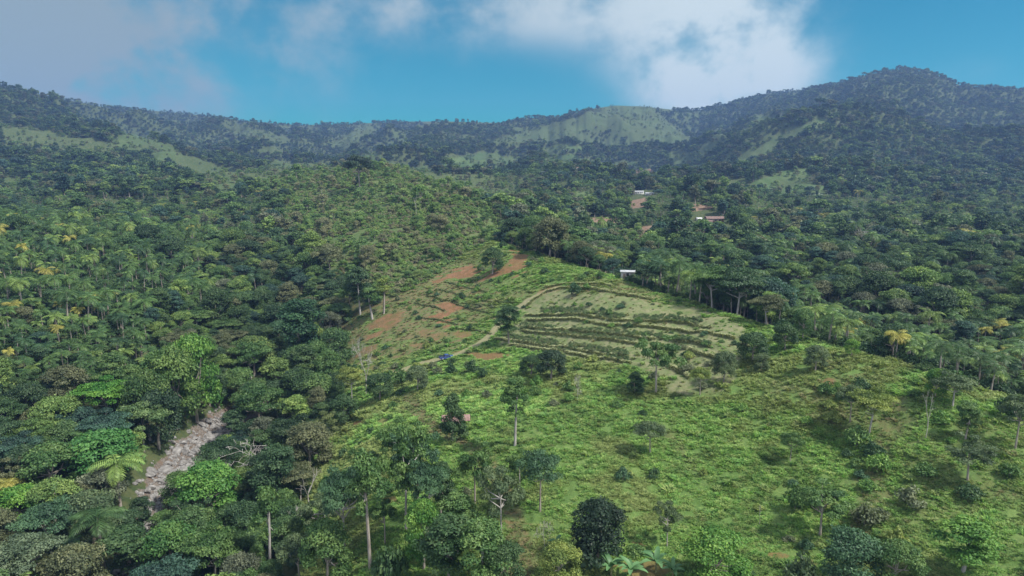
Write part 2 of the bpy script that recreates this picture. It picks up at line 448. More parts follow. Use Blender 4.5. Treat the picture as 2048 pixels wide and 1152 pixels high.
def cover(u, v, Y, x):
    """0 forest 1 palm 2 meadow 3 scrub 4 field  5 main pasture"""
    wob = (vnoise(x / 23, Y / 23) - .5)
    u2 = u + wob * 26; v2 = v + (vnoise(x / 19 + 40, Y / 19) - .5) * 7
    c = np.zeros(u.shape, int)
    pl = ((u2 < 525) & (v2 > 395) & (v2 < 800) & (Y > 165)) & ~((u2 > 300) & (v2 > 640)) & ~((u2 > 420) & (v2 > 500))
    pl |= (u2 > 1490) & (v2 < 462) & (v2 > 395) & (Y > 500)
    pl |= in_poly(u2, v2, [(1560, 610), (1700, 640), (1850, 680), (2200, 690), (2200, 830), (1900, 800), (1700, 730), (1550, 680)]) & (Y < 330)
    pl |= in_poly(u2, v2, [(1230, 545), (1420, 550), (1560, 610), (1540, 650), (1400, 610), (1250, 590)]) & (Y < 420)
    pl |= in_poly(u2, v2, [(1240, 410), (1290, 380), (1380, 395), (1370, 430), (1260, 450)]) & (Y > 400)
    pl |= in_poly(u2, v2, [(930, 345), (1120, 345), (1240, 370), (1240, 400), (1050, 400)]) & (vnoise(x / 60, Y / 60) > .45)
    c[pl] = 1
    for P in SCRUB: c[in_poly(u2, v2, P) & (Y > 280)] = 3
    for P, a, b, w in MEAD: c[in_poly(u2, v2, P) & (Y > a) & (Y < b)] = 2
    for P, a, b in FIELD: c[in_poly(u2, v2, P) & (Y > a) & (Y < b)] = 4
    s = x / Y
    cy = np.where(s < cr_s[1], 350, np.interp(s, cr_s, cr_y))
    c[(u > ledge(v)) & (Y < cy * 1.03) & (v > 480)] = 5
    return c
CV = cover(U, V, YY, XX)
MEADW = np.zeros(Z.shape)
for P, a_, b_, w_ in MEAD: MEADW[in_poly(U + (vnoise(XX / 23, YY / 23) - .5) * 26, V, P) & (YY > a_) & (YY < b_) & (CV == 2)] = w_
OPENF = lambda xx, yy: smooth(.56, .66, fbm(xx / 170 + 8, yy / 240, 4)) * smooth(1150, 1500, yy) * (.25 + .75 * smooth(-.45, -.2, xx / yy)) * (1 - .75 * smooth(.25, .45, xx / yy))
MEADW *= .45 + .55 * smooth(.38, .6, fbm(XX / 40, YY / 55, 3))
MEADW = np.maximum(MEADW, .25 * OPENF(XX, YY) * (CV == 0))
FIELDW = (CV == 4) * 1.0
SCRW = (CV == 3) * np.where(YY > 900, .3, 1.0)
# small bumps of the pasture and ordinary roughness
inn = nearp & (past > 0)
lump = (ridged(XX[inn] / 2.6, YY[inn] / 1.8, 3) - .55) * .5 + (fbm(XX[inn] / 11, YY[inn] / 9, 3) - .5) * 1.3 + (fbm(XX[inn] / 1.1, YY[inn] / .9, 2) - .5) * .35
Z[inn] += lump * (1 - 0.85 * np.maximum(TRK, 0)[inn]) * (1 - .5 * SOIL[inn])

# visibility along each column
TT = Z / YY
TMAX = np.maximum.accumulate(TT, axis=0)
def gi(A, s, Y):
    fi = np.interp(np.log(np.maximum(Y, 22.1)), LG, np.arange(NY)); fj = np.interp(s, SG, np.arange(NS))
    i = np.clip(fi.astype(int), 0, NY - 2); j = np.clip(fj.astype(int), 0, NS - 2)
    a, b = fi - i, fj - j
    return (A[i, j] * (1 - a) * (1 - b) + A[i + 1, j] * a * (1 - b) + A[i, j + 1] * (1 - a) * b + A[i + 1, j + 1] * a * b)
def H(x, y):
    x = np.asarray(x, float); y = np.asarray(y, float)
    return gi(Z, x / y, y)

# ------------------------------------------------------------------ mesh helpers
def mesh_np(name, verts, faces, mats, mat_idx=None, attrs=None, smooth_sh=False):
    """faces: (n,4) or (n,3) int array"""
    me = bpy.data.meshes.new(name)
    verts = np.asarray(verts, np.float32); faces = np.asarray(faces, np.int32)
    k = faces.shape[1]
    me.vertices.add(len(verts)); me.vertices.foreach_set('co', verts.ravel())
    me.loops.add(faces.size); me.loops.foreach_set('vertex_index', faces.ravel())
    me.polygons.add(len(faces))
    me.polygons.foreach_set('loop_start', np.arange(0, faces.size, k, dtype=np.int32))
    me.polygons.foreach_set('loop_total', np.full(len(faces), k, np.int32))
    for m in mats: me.materials.append(m)
    if mat_idx is not None: me.polygons.foreach_set('material_index', np.asarray(mat_idx, np.int32))
    if smooth_sh: me.polygons.foreach_set('use_smooth', np.ones(len(faces), bool))
    for an, av in (attrs or {}).items():
        av = np.asarray(av, np.float32)
        if av.ndim == 1:
            a = me.attributes.new(an, 'FLOAT', 'POINT'); a.data.foreach_set('value', av)
        else:
            a = me.attributes.new(an, 'FLOAT_VECTOR', 'POINT'); a.data.foreach_set('vector', av.ravel())
    me.update(calc_edges=True)
    return me

class MB:
    """collects quads"""
    def __init__(self): self.v = []; self.f = []; self.m = []; self.var = []; self.n = 0
    def add(self, v, f, m=0, var=0.5):
        v = np.asarray(v, float); f = np.asarray(f, int)
        if f.shape[1] == 3: f = np.concatenate([f, f[:, 2:3]], 1)
        self.v.append(v); self.f.append(f + self.n); self.m.append(np.full(len(f), m)); self.n += len(v)
        self.var.append(np.full(len(v), var) if np.isscalar(var) else np.asarray(var))
    def mesh(self, name, mats, smooth_sh=False):
        v = np.concatenate(self.v); f = np.concatenate(self.f); m = np.concatenate(self.m); va = np.concatenate(self.var)
        tri = f[:, 2] == f[:, 3]
        if tri.any():
            me = bpy.data.meshes.new(name)
            fl = [tuple(q[:3]) if t else tuple(q) for q, t in zip(f.tolist(), tri)]
            me.from_pydata(v.tolist(), [], fl)
            for mm in mats: me.materials.append(mm)
            me.polygons.foreach_set('material_index', m.astype(np.int32))
            if smooth_sh: me.polygons.foreach_set('use_smooth', np.ones(len(f), bool))
            a = me.attributes.new('var', 'FLOAT', 'POINT'); a.data.foreach_set('value', va.astype(np.float32))
            me.update(); return me
        return mesh_np(name, v, f, mats, m, {'var': va}, smooth_sh)
    def box(self, c, d, m=0, rz=0, var=.5):
        x, y, z = d[0] / 2, d[1] / 2, d[2] / 2
        v = np.array([(-x, -y, -z), (x, -y, -z), (x, y, -z), (-x, y, -z), (-x, -y, z), (x, -y, z), (x, y, z), (-x, y, z)])
        if rz:
            cs, sn = math.cos(rz), math.sin(rz)
            v = np.stack([v[:, 0] * cs - v[:, 1] * sn, v[:, 0] * sn + v[:, 1] * cs, v[:, 2]], 1)
        self.add(v + np.array(c), [(0, 3, 2, 1), (4, 5, 6, 7), (0, 1, 5, 4), (1, 2, 6, 5), (2, 3, 7, 6), (3, 0, 4, 7)], m, var)
    def tube(self, pts, rads, sides=6, m=0, var=.5):
        P = np.array(pts, float); n = len(P)
        T = np.gradient(P, axis=0); T /= np.linalg.norm(T, axis=1)[:, None] + 1e-9
        ref = np.array([0.31, 0.2, 0.93]) if abs(T[0][2]) < 0.8 else np.array([1.0, 0.1, 0])
        A = np.cross(T, ref); A /= np.linalg.norm(A, axis=1)[:, None] + 1e-9
        B = np.cross(T, A)
        th = np.arange(sides) * 2 * math.pi / sides
        V_ = P[:, None, :] + np.array(rads)[:, None, None] * (np.cos(th)[None, :, None] * A[:, None, :] + np.sin(th)[None, :, None] * B[:, None, :])
        V_ = V_.reshape(-1, 3)
        f = []
        for i in range(n - 1):
            for j in range(sides):
                a = i * sides + j; b = i * sides + (j + 1) % sides
                f.append((a, b, b + sides, a + sides))
        self.add(V_, f, m, var)

def link(name, me, parent=None, loc=(0, 0, 0), rot=(0, 0, 0), scale=(1, 1, 1), color=None):
    o = bpy.data.objects.new(name, me)
    o.location = loc; o.rotation_euler = rot; o.scale = scale
    if color is not None: o.color = (*color, 1)
    if parent: o.parent = parent
    COL.objects.link(o)
    return o
def tag(o, label, cat=None, group=None, kind=None):
    if label: o['label'] = label
    if cat: o['category'] = cat
    if group: o['group'] = group
    if kind: o['kind'] = kind
    return o

# ------------------------------------------------------------------ materials
def new_mat(name):
    m = bpy.data.materials.new(name); m.use_nodes = True
    nt = m.node_tree; nt.nodes.clear()
    out = nt.nodes.new('ShaderNodeOutputMaterial')
    return m, nt.nodes, nt.links, out

def leaf_material(name, mode, hue_var=0.03, transl=0.30, base=None, rough=0.55, spec=0.25):
    """mode: 'obj' (object colour) or 'inst' (instance tint)"""
    m, n, l, out = new_mat(name)
    if mode == 'obj':
        oi = N(n, 'ShaderNodeObjectInfo'); tint = oi.outputs['Color']
    else:
        at = N(n, 'ShaderNodeAttribute', attribute_type='INSTANCER', attribute_name='tint'); tint = at.outputs['Color']
    va = N(n, 'ShaderNodeAttribute', attribute_name='var')
    mr = N(n, 'ShaderNodeMapRange'); mr.inputs['To Min'].default_value = 0.55; mr.inputs['To Max'].default_value = 1.6
    l.new(va.outputs['Fac'], mr.inputs['Value'])
    hs = N(n, 'ShaderNodeHueSaturation')
    l.new(tint, hs.inputs['Color']); l.new(mr.outputs[0], hs.inputs['Value'])
    hr = N(n, 'ShaderNodeMapRange'); hr.inputs['To Min'].default_value = 0.5 + hue_var; hr.inputs['To Max'].default_value = 0.5 - hue_var
    l.new(va.outputs['Fac'], hr.inputs['Value']); l.new(hr.outputs[0], hs.inputs['Hue'])
    p = N(n, 'ShaderNodeBsdfPrincipled')
    p.inputs['Roughness'].default_value = rough; p.inputs['Specular IOR Level'].default_value = spec
    l.new(hs.outputs[0], p.inputs['Base Color'])
    t = N(n, 'ShaderNodeBsdfTranslucent')
    gm = N(n, 'ShaderNodeMix', data_type='RGBA'); gm.blend_type = 'MULTIPLY'; gm.inputs[0].default_value = 1.0
    gm.inputs[7].default_value = (1.0, 1.1, 0.45, 1)
    l.new(hs.outputs[0], gm.inputs[6]); l.new(gm.outputs[2], t.inputs['Color'])
    ms = N(n, 'ShaderNodeMixShader'); ms.inputs[0].default_value = transl
    l.new(p.outputs[0], ms.inputs[1]); l.new(t.outputs[0], ms.inputs[2]); l.new(ms.outputs[0], out.inputs['Surface'])
    return m

def noise_mat(name, c1, c2, scale=2.0, rough=0.85, bump=0.3, detail=5, metallic=0, stretch=(1, 1, 1)):
    m, n, l, out = new_mat(name)
    tcn = N(n, 'ShaderNodeTexCoord'); mpn = N(n, 'ShaderNodeMapping'); mpn.inputs['Scale'].default_value = stretch
    l.new(tcn.outputs['Object'], mpn.inputs['Vector'])
    nn = N(n, 'ShaderNodeTexNoise'); nn.inputs['Scale'].default_value = scale; nn.inputs['Detail'].default_value = detail
    l.new(mpn.outputs[0], nn.inputs['Vector'])
    rr = N(n, 'ShaderNodeMapRange'); rr.inputs['From Min'].default_value = .32; rr.inputs['From Max'].default_value = .68
    l.new(nn.outputs[0], rr.inputs['Value'])
    mxn = N(n, 'ShaderNodeMix', data_type='RGBA')
    mxn.inputs[6].default_value = (*c1, 1); mxn.inputs[7].default_value = (*c2, 1)
    l.new(rr.outputs[0], mxn.inputs[0])
    p = N(n, 'ShaderNodeBsdfPrincipled'); p.inputs['Roughness'].default_value = rough; p.inputs['Metallic'].default_value = metallic
    p.inputs['Specular IOR Level'].default_value = .3
    l.new(mxn.outputs[2], p.inputs['Base Color'])
    if bump:
        b = N(n, 'ShaderNodeBump'); b.inputs['Strength'].default_value = bump; b.inputs['Distance'].default_value = .1
        l.new(nn.outputs[0], b.inputs['Height']); l.new(b.outputs[0], p.inputs['Normal'])
    l.new(p.outputs[0], out.inputs['Surface'])
    return m

LEAF = leaf_material('leaf', 'obj')
LEAF_I = leaf_material('leaf_mass', 'inst')
PALM = leaf_material('palm_leaf', 'obj', hue_var=.02, transl=.22, rough=.5, spec=.3)
PALM_I = leaf_material('palm_leaf_mass', 'inst', hue_var=.02, transl=.22, rough=.5, spec=.3)
GRASS_I = leaf_material('grass_blade', 'inst', hue_var=.03, transl=.35, rough=.6)
GRASS_O = leaf_material('hedge_grass', 'obj', hue_var=.03, transl=.3, rough=.6)
BARK = noise_mat('bark', (.16, .135, .11), (.34, .31, .27), 1.5, stretch=(1, 1, .3))
BARK_D = noise_mat('dark_bark', (.06, .05, .04), (.15, .125, .10), 1.5, stretch=(1, 1, .3))
BARK_W = noise_mat('pale_bark', (.22, .205, .185), (.40, .38, .35), 1.2, stretch=(1, 1, .4))
ROCKM = noise_mat('river_rock', (.09, .085, .08), (.27, .26, .25), 1.1, bump=.6)

# ground
GM, n, l, out = new_mat('ground_cover')
geo = N(n, 'ShaderNodeNewGeometry')
def att(nm):
    a = N(n, 'ShaderNodeAttribute', attribute_name=nm); return a.outputs['Fac']
def nz_node(scale, detail=5, rough=.6, dist=0):
    t = N(n, 'ShaderNodeTexNoise'); t.inputs['Scale'].default_value = scale; t.inputs['Detail'].default_value = detail
    t.inputs['Roughness'].default_value = rough; t.inputs['Distortion'].default_value = dist
    l.new(geo.outputs['Position'], t.inputs['Vector']); return t.outputs[0]
def rng_node(src, a, b, lo=0, hi=1):
    t = N(n, 'ShaderNodeMapRange'); t.interpolation_type = 'SMOOTHSTEP'
    t.inputs['From Min'].default_value = a; t.inputs['From Max'].default_value = b; t.inputs['To Min'].default_value = lo; t.inputs['To Max'].default_value = hi
    l.new(src, t.inputs['Value']); return t.outputs[0]
def mixc(f, a, b, blend='MIX'):
    t = N(n, 'ShaderNodeMix', data_type='RGBA'); t.blend_type = blend
    if isinstance(f, float): t.inputs[0].default_value = f
    else: l.new(f, t.inputs[0])
    for k, c in ((6, a), (7, b)):
        if isinstance(c, tuple): t.inputs[k].default_value = (*c, 1)
        else: l.new(c, t.inputs[k])
    return t.outputs[2]
def mth(op, a, b):
    t = N(n, 'ShaderNodeMath', operation=op); t.use_clamp = op in ('MULTIPLY', 'ADD')
    for k, c in ((0, a), (1, b)):
        if isinstance(c, float): t.inputs[k].default_value = c
        else: l.new(c, t.inputs[k])
    return t.outputs[0]
big = nz_node(.045, 5); mid = nz_node(.35, 6, .65, .4); fine = nz_node(2.2, 5, .7)
grass = mixc(rng_node(big, .35, .65), (.070, .125, .034), (.105, .155, .045))
grass = mixc(rng_node(mid, .42, .64), grass, (.06, .11, .026))
grass = mixc(rng_node(fine, .5, .75, 0, .7), grass, (.17, .22, .07))
dry = mixc(rng_node(mid, .35, .65), (.075, .095, .038), (.16, .115, .065))
dry = mixc(rng_node(fine, .45, .7), dry, (.085, .095, .04))
soil = mixc(rng_node(mid, .35, .65), (.15, .050, .032), (.25, .105, .062))
soil = mixc(rng_node(fine, .45, .62, 0, .85), soil, (.10, .042, .028))
soil = mixc(rng_node(nz_node(5.5, 4, .7), .5, .66, 0, .7), soil, (.13, .12, .055))
track = mixc(rng_node(fine, .4, .7), (.21, .19, .11), (.15, .16, .08))
forest = mixc(rng_node(mid, .35, .65), (.035, .055, .022), (.07, .08, .035))
meadow = mixc(rng_node(big, .38, .62), (.055, .098, .032), (.078, .115, .045))
meadow = mixc(rng_node(mid, .45, .7, 0, .6), meadow, (.075, .085, .042))
meadow = mixc(rng_node(nz_node(.012, 6, .7), .42, .6, 0, .7), meadow, (.042, .072, .028))
scr = mixc(rng_node(mid, .38, .62), (.060, .105, .034), (.105, .125, .052))
scr = mixc(rng_node(fine, .45, .65, 0, .5), scr, (.05, .07, .028))
fld = mixc(rng_node(mid, .38, .62), (.13, .085, .06), (.19, .135, .095))
rockc = mixc(rng_node(fine, .35, .65), (.07, .055, .045), (.17, .15, .13))
rockc = mixc(rng_node(mid, .5, .62, 0, .8), rockc, (.12, .085, .06))
c = forest
def edge(a, amt=.35):
    return rng_node(mth('ADD', att(a), mth('MULTIPLY', mth('SUBTRACT', fine, .5), amt * 2)), .35, .65)
c = mixc(att('scrub'), c, scr)
c = mixc(att('meadow'), c, meadow)
c = mixc(att('field'), c, fld)
c = mixc(att('past'), c, grass)
c = mixc(mth('MULTIPLY', att('dry'), rng_node(mid, .3, .55, .4, 1)), c, dry)
terr = mixc(rng_node(mid, .38, .62), (.10, .135, .05), (.165, .165, .09))
terr = mixc(rng_node(fine, .5, .72, 0, .6), terr, (.11, .12, .055))
c = mixc(att('terr'), c, terr)
c = mixc(edge('track'), c, track)
c = mixc(mth('MULTIPLY', rng_node(mth('ADD', mth('MULTIPLY', att('soil'), .8), mth('SUBTRACT', mth('MULTIPLY', mth('ADD', mth('MULTIPLY', mid, .6), mth('MULTIPLY', fine, .6)), 2.0), 1.25)), .15, .75), .9), c, soil)
c = mixc(edge('rock'), c, rockc)
p = N(n, 'ShaderNodeBsdfPrincipled'); p.inputs['Roughness'].default_value = .95; p.inputs['Specular IOR Level'].default_value = .1
l.new(c, p.inputs['Base Color'])
bp = N(n, 'ShaderNodeBump'); bp.inputs['Strength'].default_value = .8; bp.inputs['Distance'].default_value = .5
l.new(mth('ADD', mth('MULTIPLY', mid, .5), mth('MULTIPLY', fine, .5)), bp.inputs['Height']); l.new(bp.outputs[0], p.inputs['Normal'])
l.new(p.outputs[0], out.inputs['Surface'])

verts = np.stack([XX, YY, Z + CAMZ], -1).reshape(-1, 3)
idx = np.arange(NY * NS).reshape(NY, NS)
faces = np.stack([idx[:-1, :-1], idx[:-1, 1:], idx[1:, 1:], idx[1:, :-1]], -1).reshape(-1, 4)
gme = mesh_np('ground', verts, faces, [GM], None, {'past': past.ravel(), 'dry': DRY.ravel(), 'soil': SOIL.ravel(), 'track': TRK.ravel(),
      'rock': ROCK.ravel(), 'meadow': MEADW.ravel(), 'field': FIELDW.ravel(), 'scrub': SCRW.ravel(), 'terr': TERR.ravel()}, True)
ground = link('ground', gme); tag(ground, 'green and brown hillside ground of the valley and mountains', kind='structure')

# ------------------------------------------------------------------ plant builders
def leaf_quads(P, Nrm, size, r, asp=0.55, jit=.7):
    n_ = len(P)
    Nn = Nrm + r.normal(0, jit, (n_, 3)); Nn /= np.linalg.norm(Nn, axis=1)[:, None] + 1e-9
    A = np.cross(Nn, r.normal(0, 1, (n_, 3))); A /= np.linalg.norm(A, axis=1)[:, None] + 1e-9
    B = np.cross(Nn, A)
    s = size * r.uniform(.65, 1.35, n_)[:, None]
    v = np.stack([P - A * s, P - B * s * asp - Nn * s * .12, P + A * s, P + B * s * asp - Nn * s * .12], 1).reshape(-1, 3)
    f = np.arange(n_ * 4).reshape(-1, 4)
    return v, f

def crown(mb, clumps, leaves, size, r, up=.45, m=0, fill=.25, jit=.7, spread=.12):
    """clumps: list (x,y,z,rx,rz)"""
    tot = sum(c[3] ** 2 for c in clumps)
    for (cx_, cy_, cz_, rx, rz_) in clumps:
        k = max(6, int(leaves * rx * rx / tot))
        d = r.normal(0, 1, (k, 3)); d[:, 2] = np.where(r.random(k) < .8, np.abs(d[:, 2]), d[:, 2]); d /= np.linalg.norm(d, axis=1)[:, None]
        rad = np.where(r.random(k) < fill, r.uniform(.3, .9, k), r.normal(1, spread, k))
        P = d * rad[:, None] * np.array([rx, rx, rz_]) + np.array([cx_, cy_, cz_])
        nr = d + np.array([0, 0, up])
        v, f = leaf_quads(P, nr, size, r, jit=jit)
        base = r.uniform(.15, .85)
        lv = np.clip(base + r.normal(0, .13, k), 0, 1)
        mb.add(v, f, m, np.repeat(lv, 4))

def branch_tree(mb, targets, h0, rt, r, m=0, bend=.05, base=(0, 0, 0)):
    """trunk from base up to h0, limbs to the targets"""
    bx, by = r.normal(0, bend, 2) * h0
    pts = [base, (bx * .3, by * .3, h0 * .35), (bx * .7, by * .7, h0 * .7), (bx, by, h0)]
    mb.tube(pts, [rt * 1.25, rt, rt * .85, rt * .7], 7, m)
    for t in targets:
        t = np.array(t, float); s0 = np.array([bx, by, h0]) * (1 if r.random() < .6 else .8)
        mid_ = (s0 + t) / 2 + np.array([*(t[:2] - s0[:2]) * .12, -abs(t[2] - s0[2]) * .12])
        mb.tube([s0, mid_, t], [rt * .5, rt * .3, rt * .1], 5, m)

def make_broadleaf(kind, seed, leaves=4200, size=.30, lod=0):
    r = np.random.default_rng(seed)
    cl = []
    if kind == 'dome':                                   # dense dome, height about 11
        H_, Rr = 11, 4.6
        for i in range(34):
            a = r.uniform(0, 6.28); t = r.random() ** .55
            zz = math.sqrt(max(0, 1 - t * t)); q = r.uniform(.85, 1.05)
            cl.append((math.cos(a) * t * Rr * q * .84, math.sin(a) * t * Rr * q * .84, 5.4 + zz * 4.2 * q - (.8 if t > .9 else 0), r.uniform(1.1, 1.9), r.uniform(.8, 1.3)))
        for i in range(14):
            a = r.uniform(0, 6.28); cl.append((math.cos(a) * Rr * .8, math.sin(a) * Rr * .8, r.uniform(2.6, 5.2), r.uniform(1.0, 1.6), r.uniform(.9, 1.3)))
        trunk_h, rt = 4.6, .30
    elif kind == 'umbrella':                             # flat layered crown on visible limbs
        for i in range(26):
            a = r.uniform(0, 6.28); t = r.random() ** .6 * 5.2
            cl.append((math.cos(a) * t, math.sin(a) * t, 9.6 - t * t * .06 + r.normal(0, .55), r.uniform(1.2, 2.0), r.uniform(.45, .75)))
        for i in range(7):
            a = r.uniform(0, 6.28); t = r.uniform(2, 4.4)
            cl.append((math.cos(a) * t, math.sin(a) * t, r.uniform(6.4, 7.8), r.uniform(.9, 1.4), r.uniform(.4, .6)))
        trunk_h, rt = 6.0, .24
    elif kind == 'tall':                                 # irregular upright crown
        for i in range(34):
            h = r.uniform(0, 1); rr = (2.9 * math.sin(math.pi * (h * .8 + .15)) + .5)
            a = r.uniform(0, 6.28); t = rr * r.uniform(.4, 1)
            cl.append((math.cos(a) * t, math.sin(a) * t, 5.0 + h * 8.4, r.uniform(.85, 1.5), r.uniform(.7, 1.15)))
        trunk_h, rt = 8.5, .24
    elif kind == 'open':                                 # loose crown, sky between the tufts
        for i in range(24):
            a = r.uniform(0, 6.28); t = r.random() ** .5 * 4.2; 
            cl.append((math.cos(a) * t, math.sin(a) * t, r.uniform(6.0, 10.5) - t * .35, r.uniform(.7, 1.25), r.uniform(.4, .75)))
        trunk_h, rt = 6.0, .19
    elif kind == 'slim':                                 # slender trunk, small crown up high
        for i in range(20):
            h = r.random(); a = r.uniform(0, 6.28); t = r.uniform(.2, 1.0) * (2.7 - 1.6 * h)
            cl.append((math.cos(a) * t, math.sin(a) * t, 9.0 + h * 5.0, r.uniform(.7, 1.15), r.uniform(.55, .9)))
        for i in range(4):
            a = r.uniform(0, 6.28); cl.append((math.cos(a) * 1.2, math.sin(a) * 1.2, r.uniform(6.6, 8.5), .6, .5))
        trunk_h, rt = 11.0, .24
    elif kind == 'cone':
        for i in range(44):
            h = r.random(); a = r.uniform(0, 6.28); t = r.uniform(.45, 1.0) * (3.3 * (1 - h) ** .75 + .3)
            cl.append((math.cos(a) * t, math.sin(a) * t, 1.4 + h * 8.0, r.uniform(.75, 1.25), r.uniform(.7, 1.1)))
        trunk_h, rt = 7.0, .22
    elif kind == 'bush':
        for i in range(18):
            a = r.uniform(0, 6.28); t = r.random() ** .5 * 1.25
            cl.append((math.cos(a) * t, math.sin(a) * t, .55 + (1.3 - t) * .8 * r.uniform(.5, 1.1), r.uniform(.35, .7), r.uniform(.35, .6)))
        trunk_h, rt = .5, .06
    cm_ = MB(); crown(cm_, cl, leaves, size, r, fill=.22, spread=.15)
    tm = MB()
    k = min(len(cl), 9 if kind != 'bush' else 4)
    sel = r.choice(len(cl), k, replace=False)
    branch_tree(tm, [cl[i][:3] for i in sel], trunk_h, rt, r)
    return cm_, tm

def merge(name, cm_, tm, lm, bm):
    mb = MB()
    for s_, mi in ((cm_, 0), (tm, 1)):
        for v, f, va, in zip(s_.v, s_.f, s_.var):
            pass
    v = np.concatenate(cm_.v + tm.v); nv = sum(len(a) for a in cm_.v)
    f = np.concatenate([np.concatenate(cm_.f), np.concatenate(tm.f) + nv]); va = np.concatenate(cm_.var + tm.var)
    mi = np.concatenate([np.zeros(sum(len(a) for a in cm_.f)), np.ones(sum(len(a) for a in tm.f))])
    return mesh_np(name, v, f, [lm, bm], mi, {'var': va})

def make_palm(seed, fronds=17, h=8.0, L=3.6, seg=9, droop=1.0):
    r = np.random.default_rng(seed)
    tm = MB(); bx, by = r.normal(0, .35, 2)
    tm.tube([(0, 0, 0), (bx * .3, by * .3, h * .35), (bx * .8, by * .8, h * .7), (bx, by, h)], [.24, .17, .15, .14], 7)
    c = MB(); top = np.array([bx, by, h])
    for i in range(fronds):
        a = i * 2.399 + r.normal(0, .15); el = r.uniform(-.25, 1.25); ll = L * r.uniform(.8, 1.12)
        d = np.array([math.cos(a), math.sin(a), 0]); sd = np.array([-math.sin(a), math.cos(a), 0])
        pts = []; p_ = top.copy(); ang = el
        for k in range(seg + 1):
            pts.append(p_.copy()); p_ = p_ + (d * math.cos(ang) + np.array([0, 0, 1]) * math.sin(ang)) * ll / seg
            ang -= droop * (1.9 / seg) * r.uniform(.8, 1.2)
        vv = r.uniform(.2, .85)
        pts = np.array(pts)
        c.tube(pts, np.linspace(.05, .02, seg + 1), 3, 0, vv)
        P, Q = [], []
        for k in range(1, seg + 1):
            for q in (0, .5):
                if k == seg and q: continue
                pp = pts[k] if q == 0 or k == seg else (pts[k] + pts[k + 1]) / 2
                t = (k + q) / seg; w = 1.0 * math.sin(math.pi * min(.97, .18 + t * .8)) + .15
                tn = (pts[min(k + 1, seg)] - pts[k - 1]); tn /= np.linalg.norm(tn)
                for s_ in (-1, 1):
                    dirn = sd * s_ * .75 + tn * .45 + np.array([0, 0, -1]) * r.uniform(.25, .7); dirn /= np.linalg.norm(dirn)
                    e_ = pp + dirn * w; wd = tn * .07
                    m_ = pp + dirn * w * .5 + np.array([0, 0, .06])
                    v = np.array([pp - wd * .5, m_ - wd, e_, m_ + wd]); P.append(v)
        v = np.concatenate(P); c.add(v, np.arange(len(v)).reshape(-1, 4), 0, np.clip(vv + r.normal(0, .1, len(v) // 4), 0, 1).repeat(4))
    return c, tm

def make_bare(seed, h=9, spread=1.0, depth=4, r0=.2):
    r = np.random.default_rng(seed); tm = MB()
    def grow(p_, d, L, rad, dep):
        pts = [p_]; q = p_.copy(); dd_ = d.copy()
        for k in range(3):
            dd_ = dd_ + r.normal(0, .16, 3); dd_ /= np.linalg.norm(dd_); q = q + dd_ * L / 3; pts.append(q.copy())
        tm.tube(pts, np.maximum(np.linspace(rad, rad * .6, 4), .028), 5)
        if dep == 0: return
        for k in range(r.integers(2, 4)):
            nd = dd_ + r.normal(0, .5 * spread, 3) + np.array([0, 0, .12]); nd /= np.linalg.norm(nd)
            grow(pts[-1] if k < 2 else pts[2], nd, L * r.uniform(.6, .85), rad * .55, dep - 1)
    grow(np.zeros(3), np.array([0, 0, 1.0]), h * .36, r0, depth)
    return tm

# detailed prototypes (crown mesh, trunk mesh, nominal height, nominal width)
PROT = {}
def reg(key, kind, seed, leaves, size, h, w, bark=BARK, leafm=LEAF):
    cm_, tm = make_broadleaf(kind, seed, leaves, size)
    PROT[key] = (cm_.mesh(kind + '_crown', [leafm]), tm.mesh(kind + '_trunk', [bark]), h, w, cm_, tm)
reg('dome1', 'dome', 1, 10500, .225, 10.8, 10.4); reg('dome2', 'dome', 2, 10500, .225, 10.8, 10.4); reg('dome3', 'dome', 13, 9500, .24, 10.8, 10.4)
reg('umb1', 'umbrella', 3, 8200, .22, 10.2, 12.5, BARK_W); reg('umb2', 'umbrella', 4, 8200, .22, 10.2, 12.5, BARK)
reg('tall1', 'tall', 5, 8000, .22, 14.2, 7.4); reg('tall2', 'tall', 6, 8000, .22, 14.2, 7.4, BARK_W)
reg('open1', 'open', 7, 5400, .20, 10.6, 9.6, BARK_W); reg('open2', 'open', 8, 5400, .20, 10.6, 9.6)
reg('slim1', 'slim', 9, 4600, .21, 14.6, 6.4, BARK_W); reg('slim2', 'slim', 10, 4600, .21, 14.6, 6.4)
reg('cone1', 'cone', 11, 7000, .22, 10.2, 7.6)
reg('bush1', 'bush', 20, 900, .16, 1.9, 3.4); reg('bush2', 'bush', 21, 900, .16, 1.9, 3.4); reg('bush3', 'bush', 22, 800, .18, 1.9, 3.4)
for i, sd in enumerate((31, 32, 33)):
    c_, t_ = make_palm(sd, fronds=17 + i, h=7.5 + i * .6, L=3.5 + .2 * i, droop=.9 + .15 * i)
    PROT['palm%d' % (i + 1)] = (c_.mesh('palm_crown', [PALM]), t_.mesh('palm_trunk', [BARK]), 9.0 + i * .6, 7.2, c_, t_)
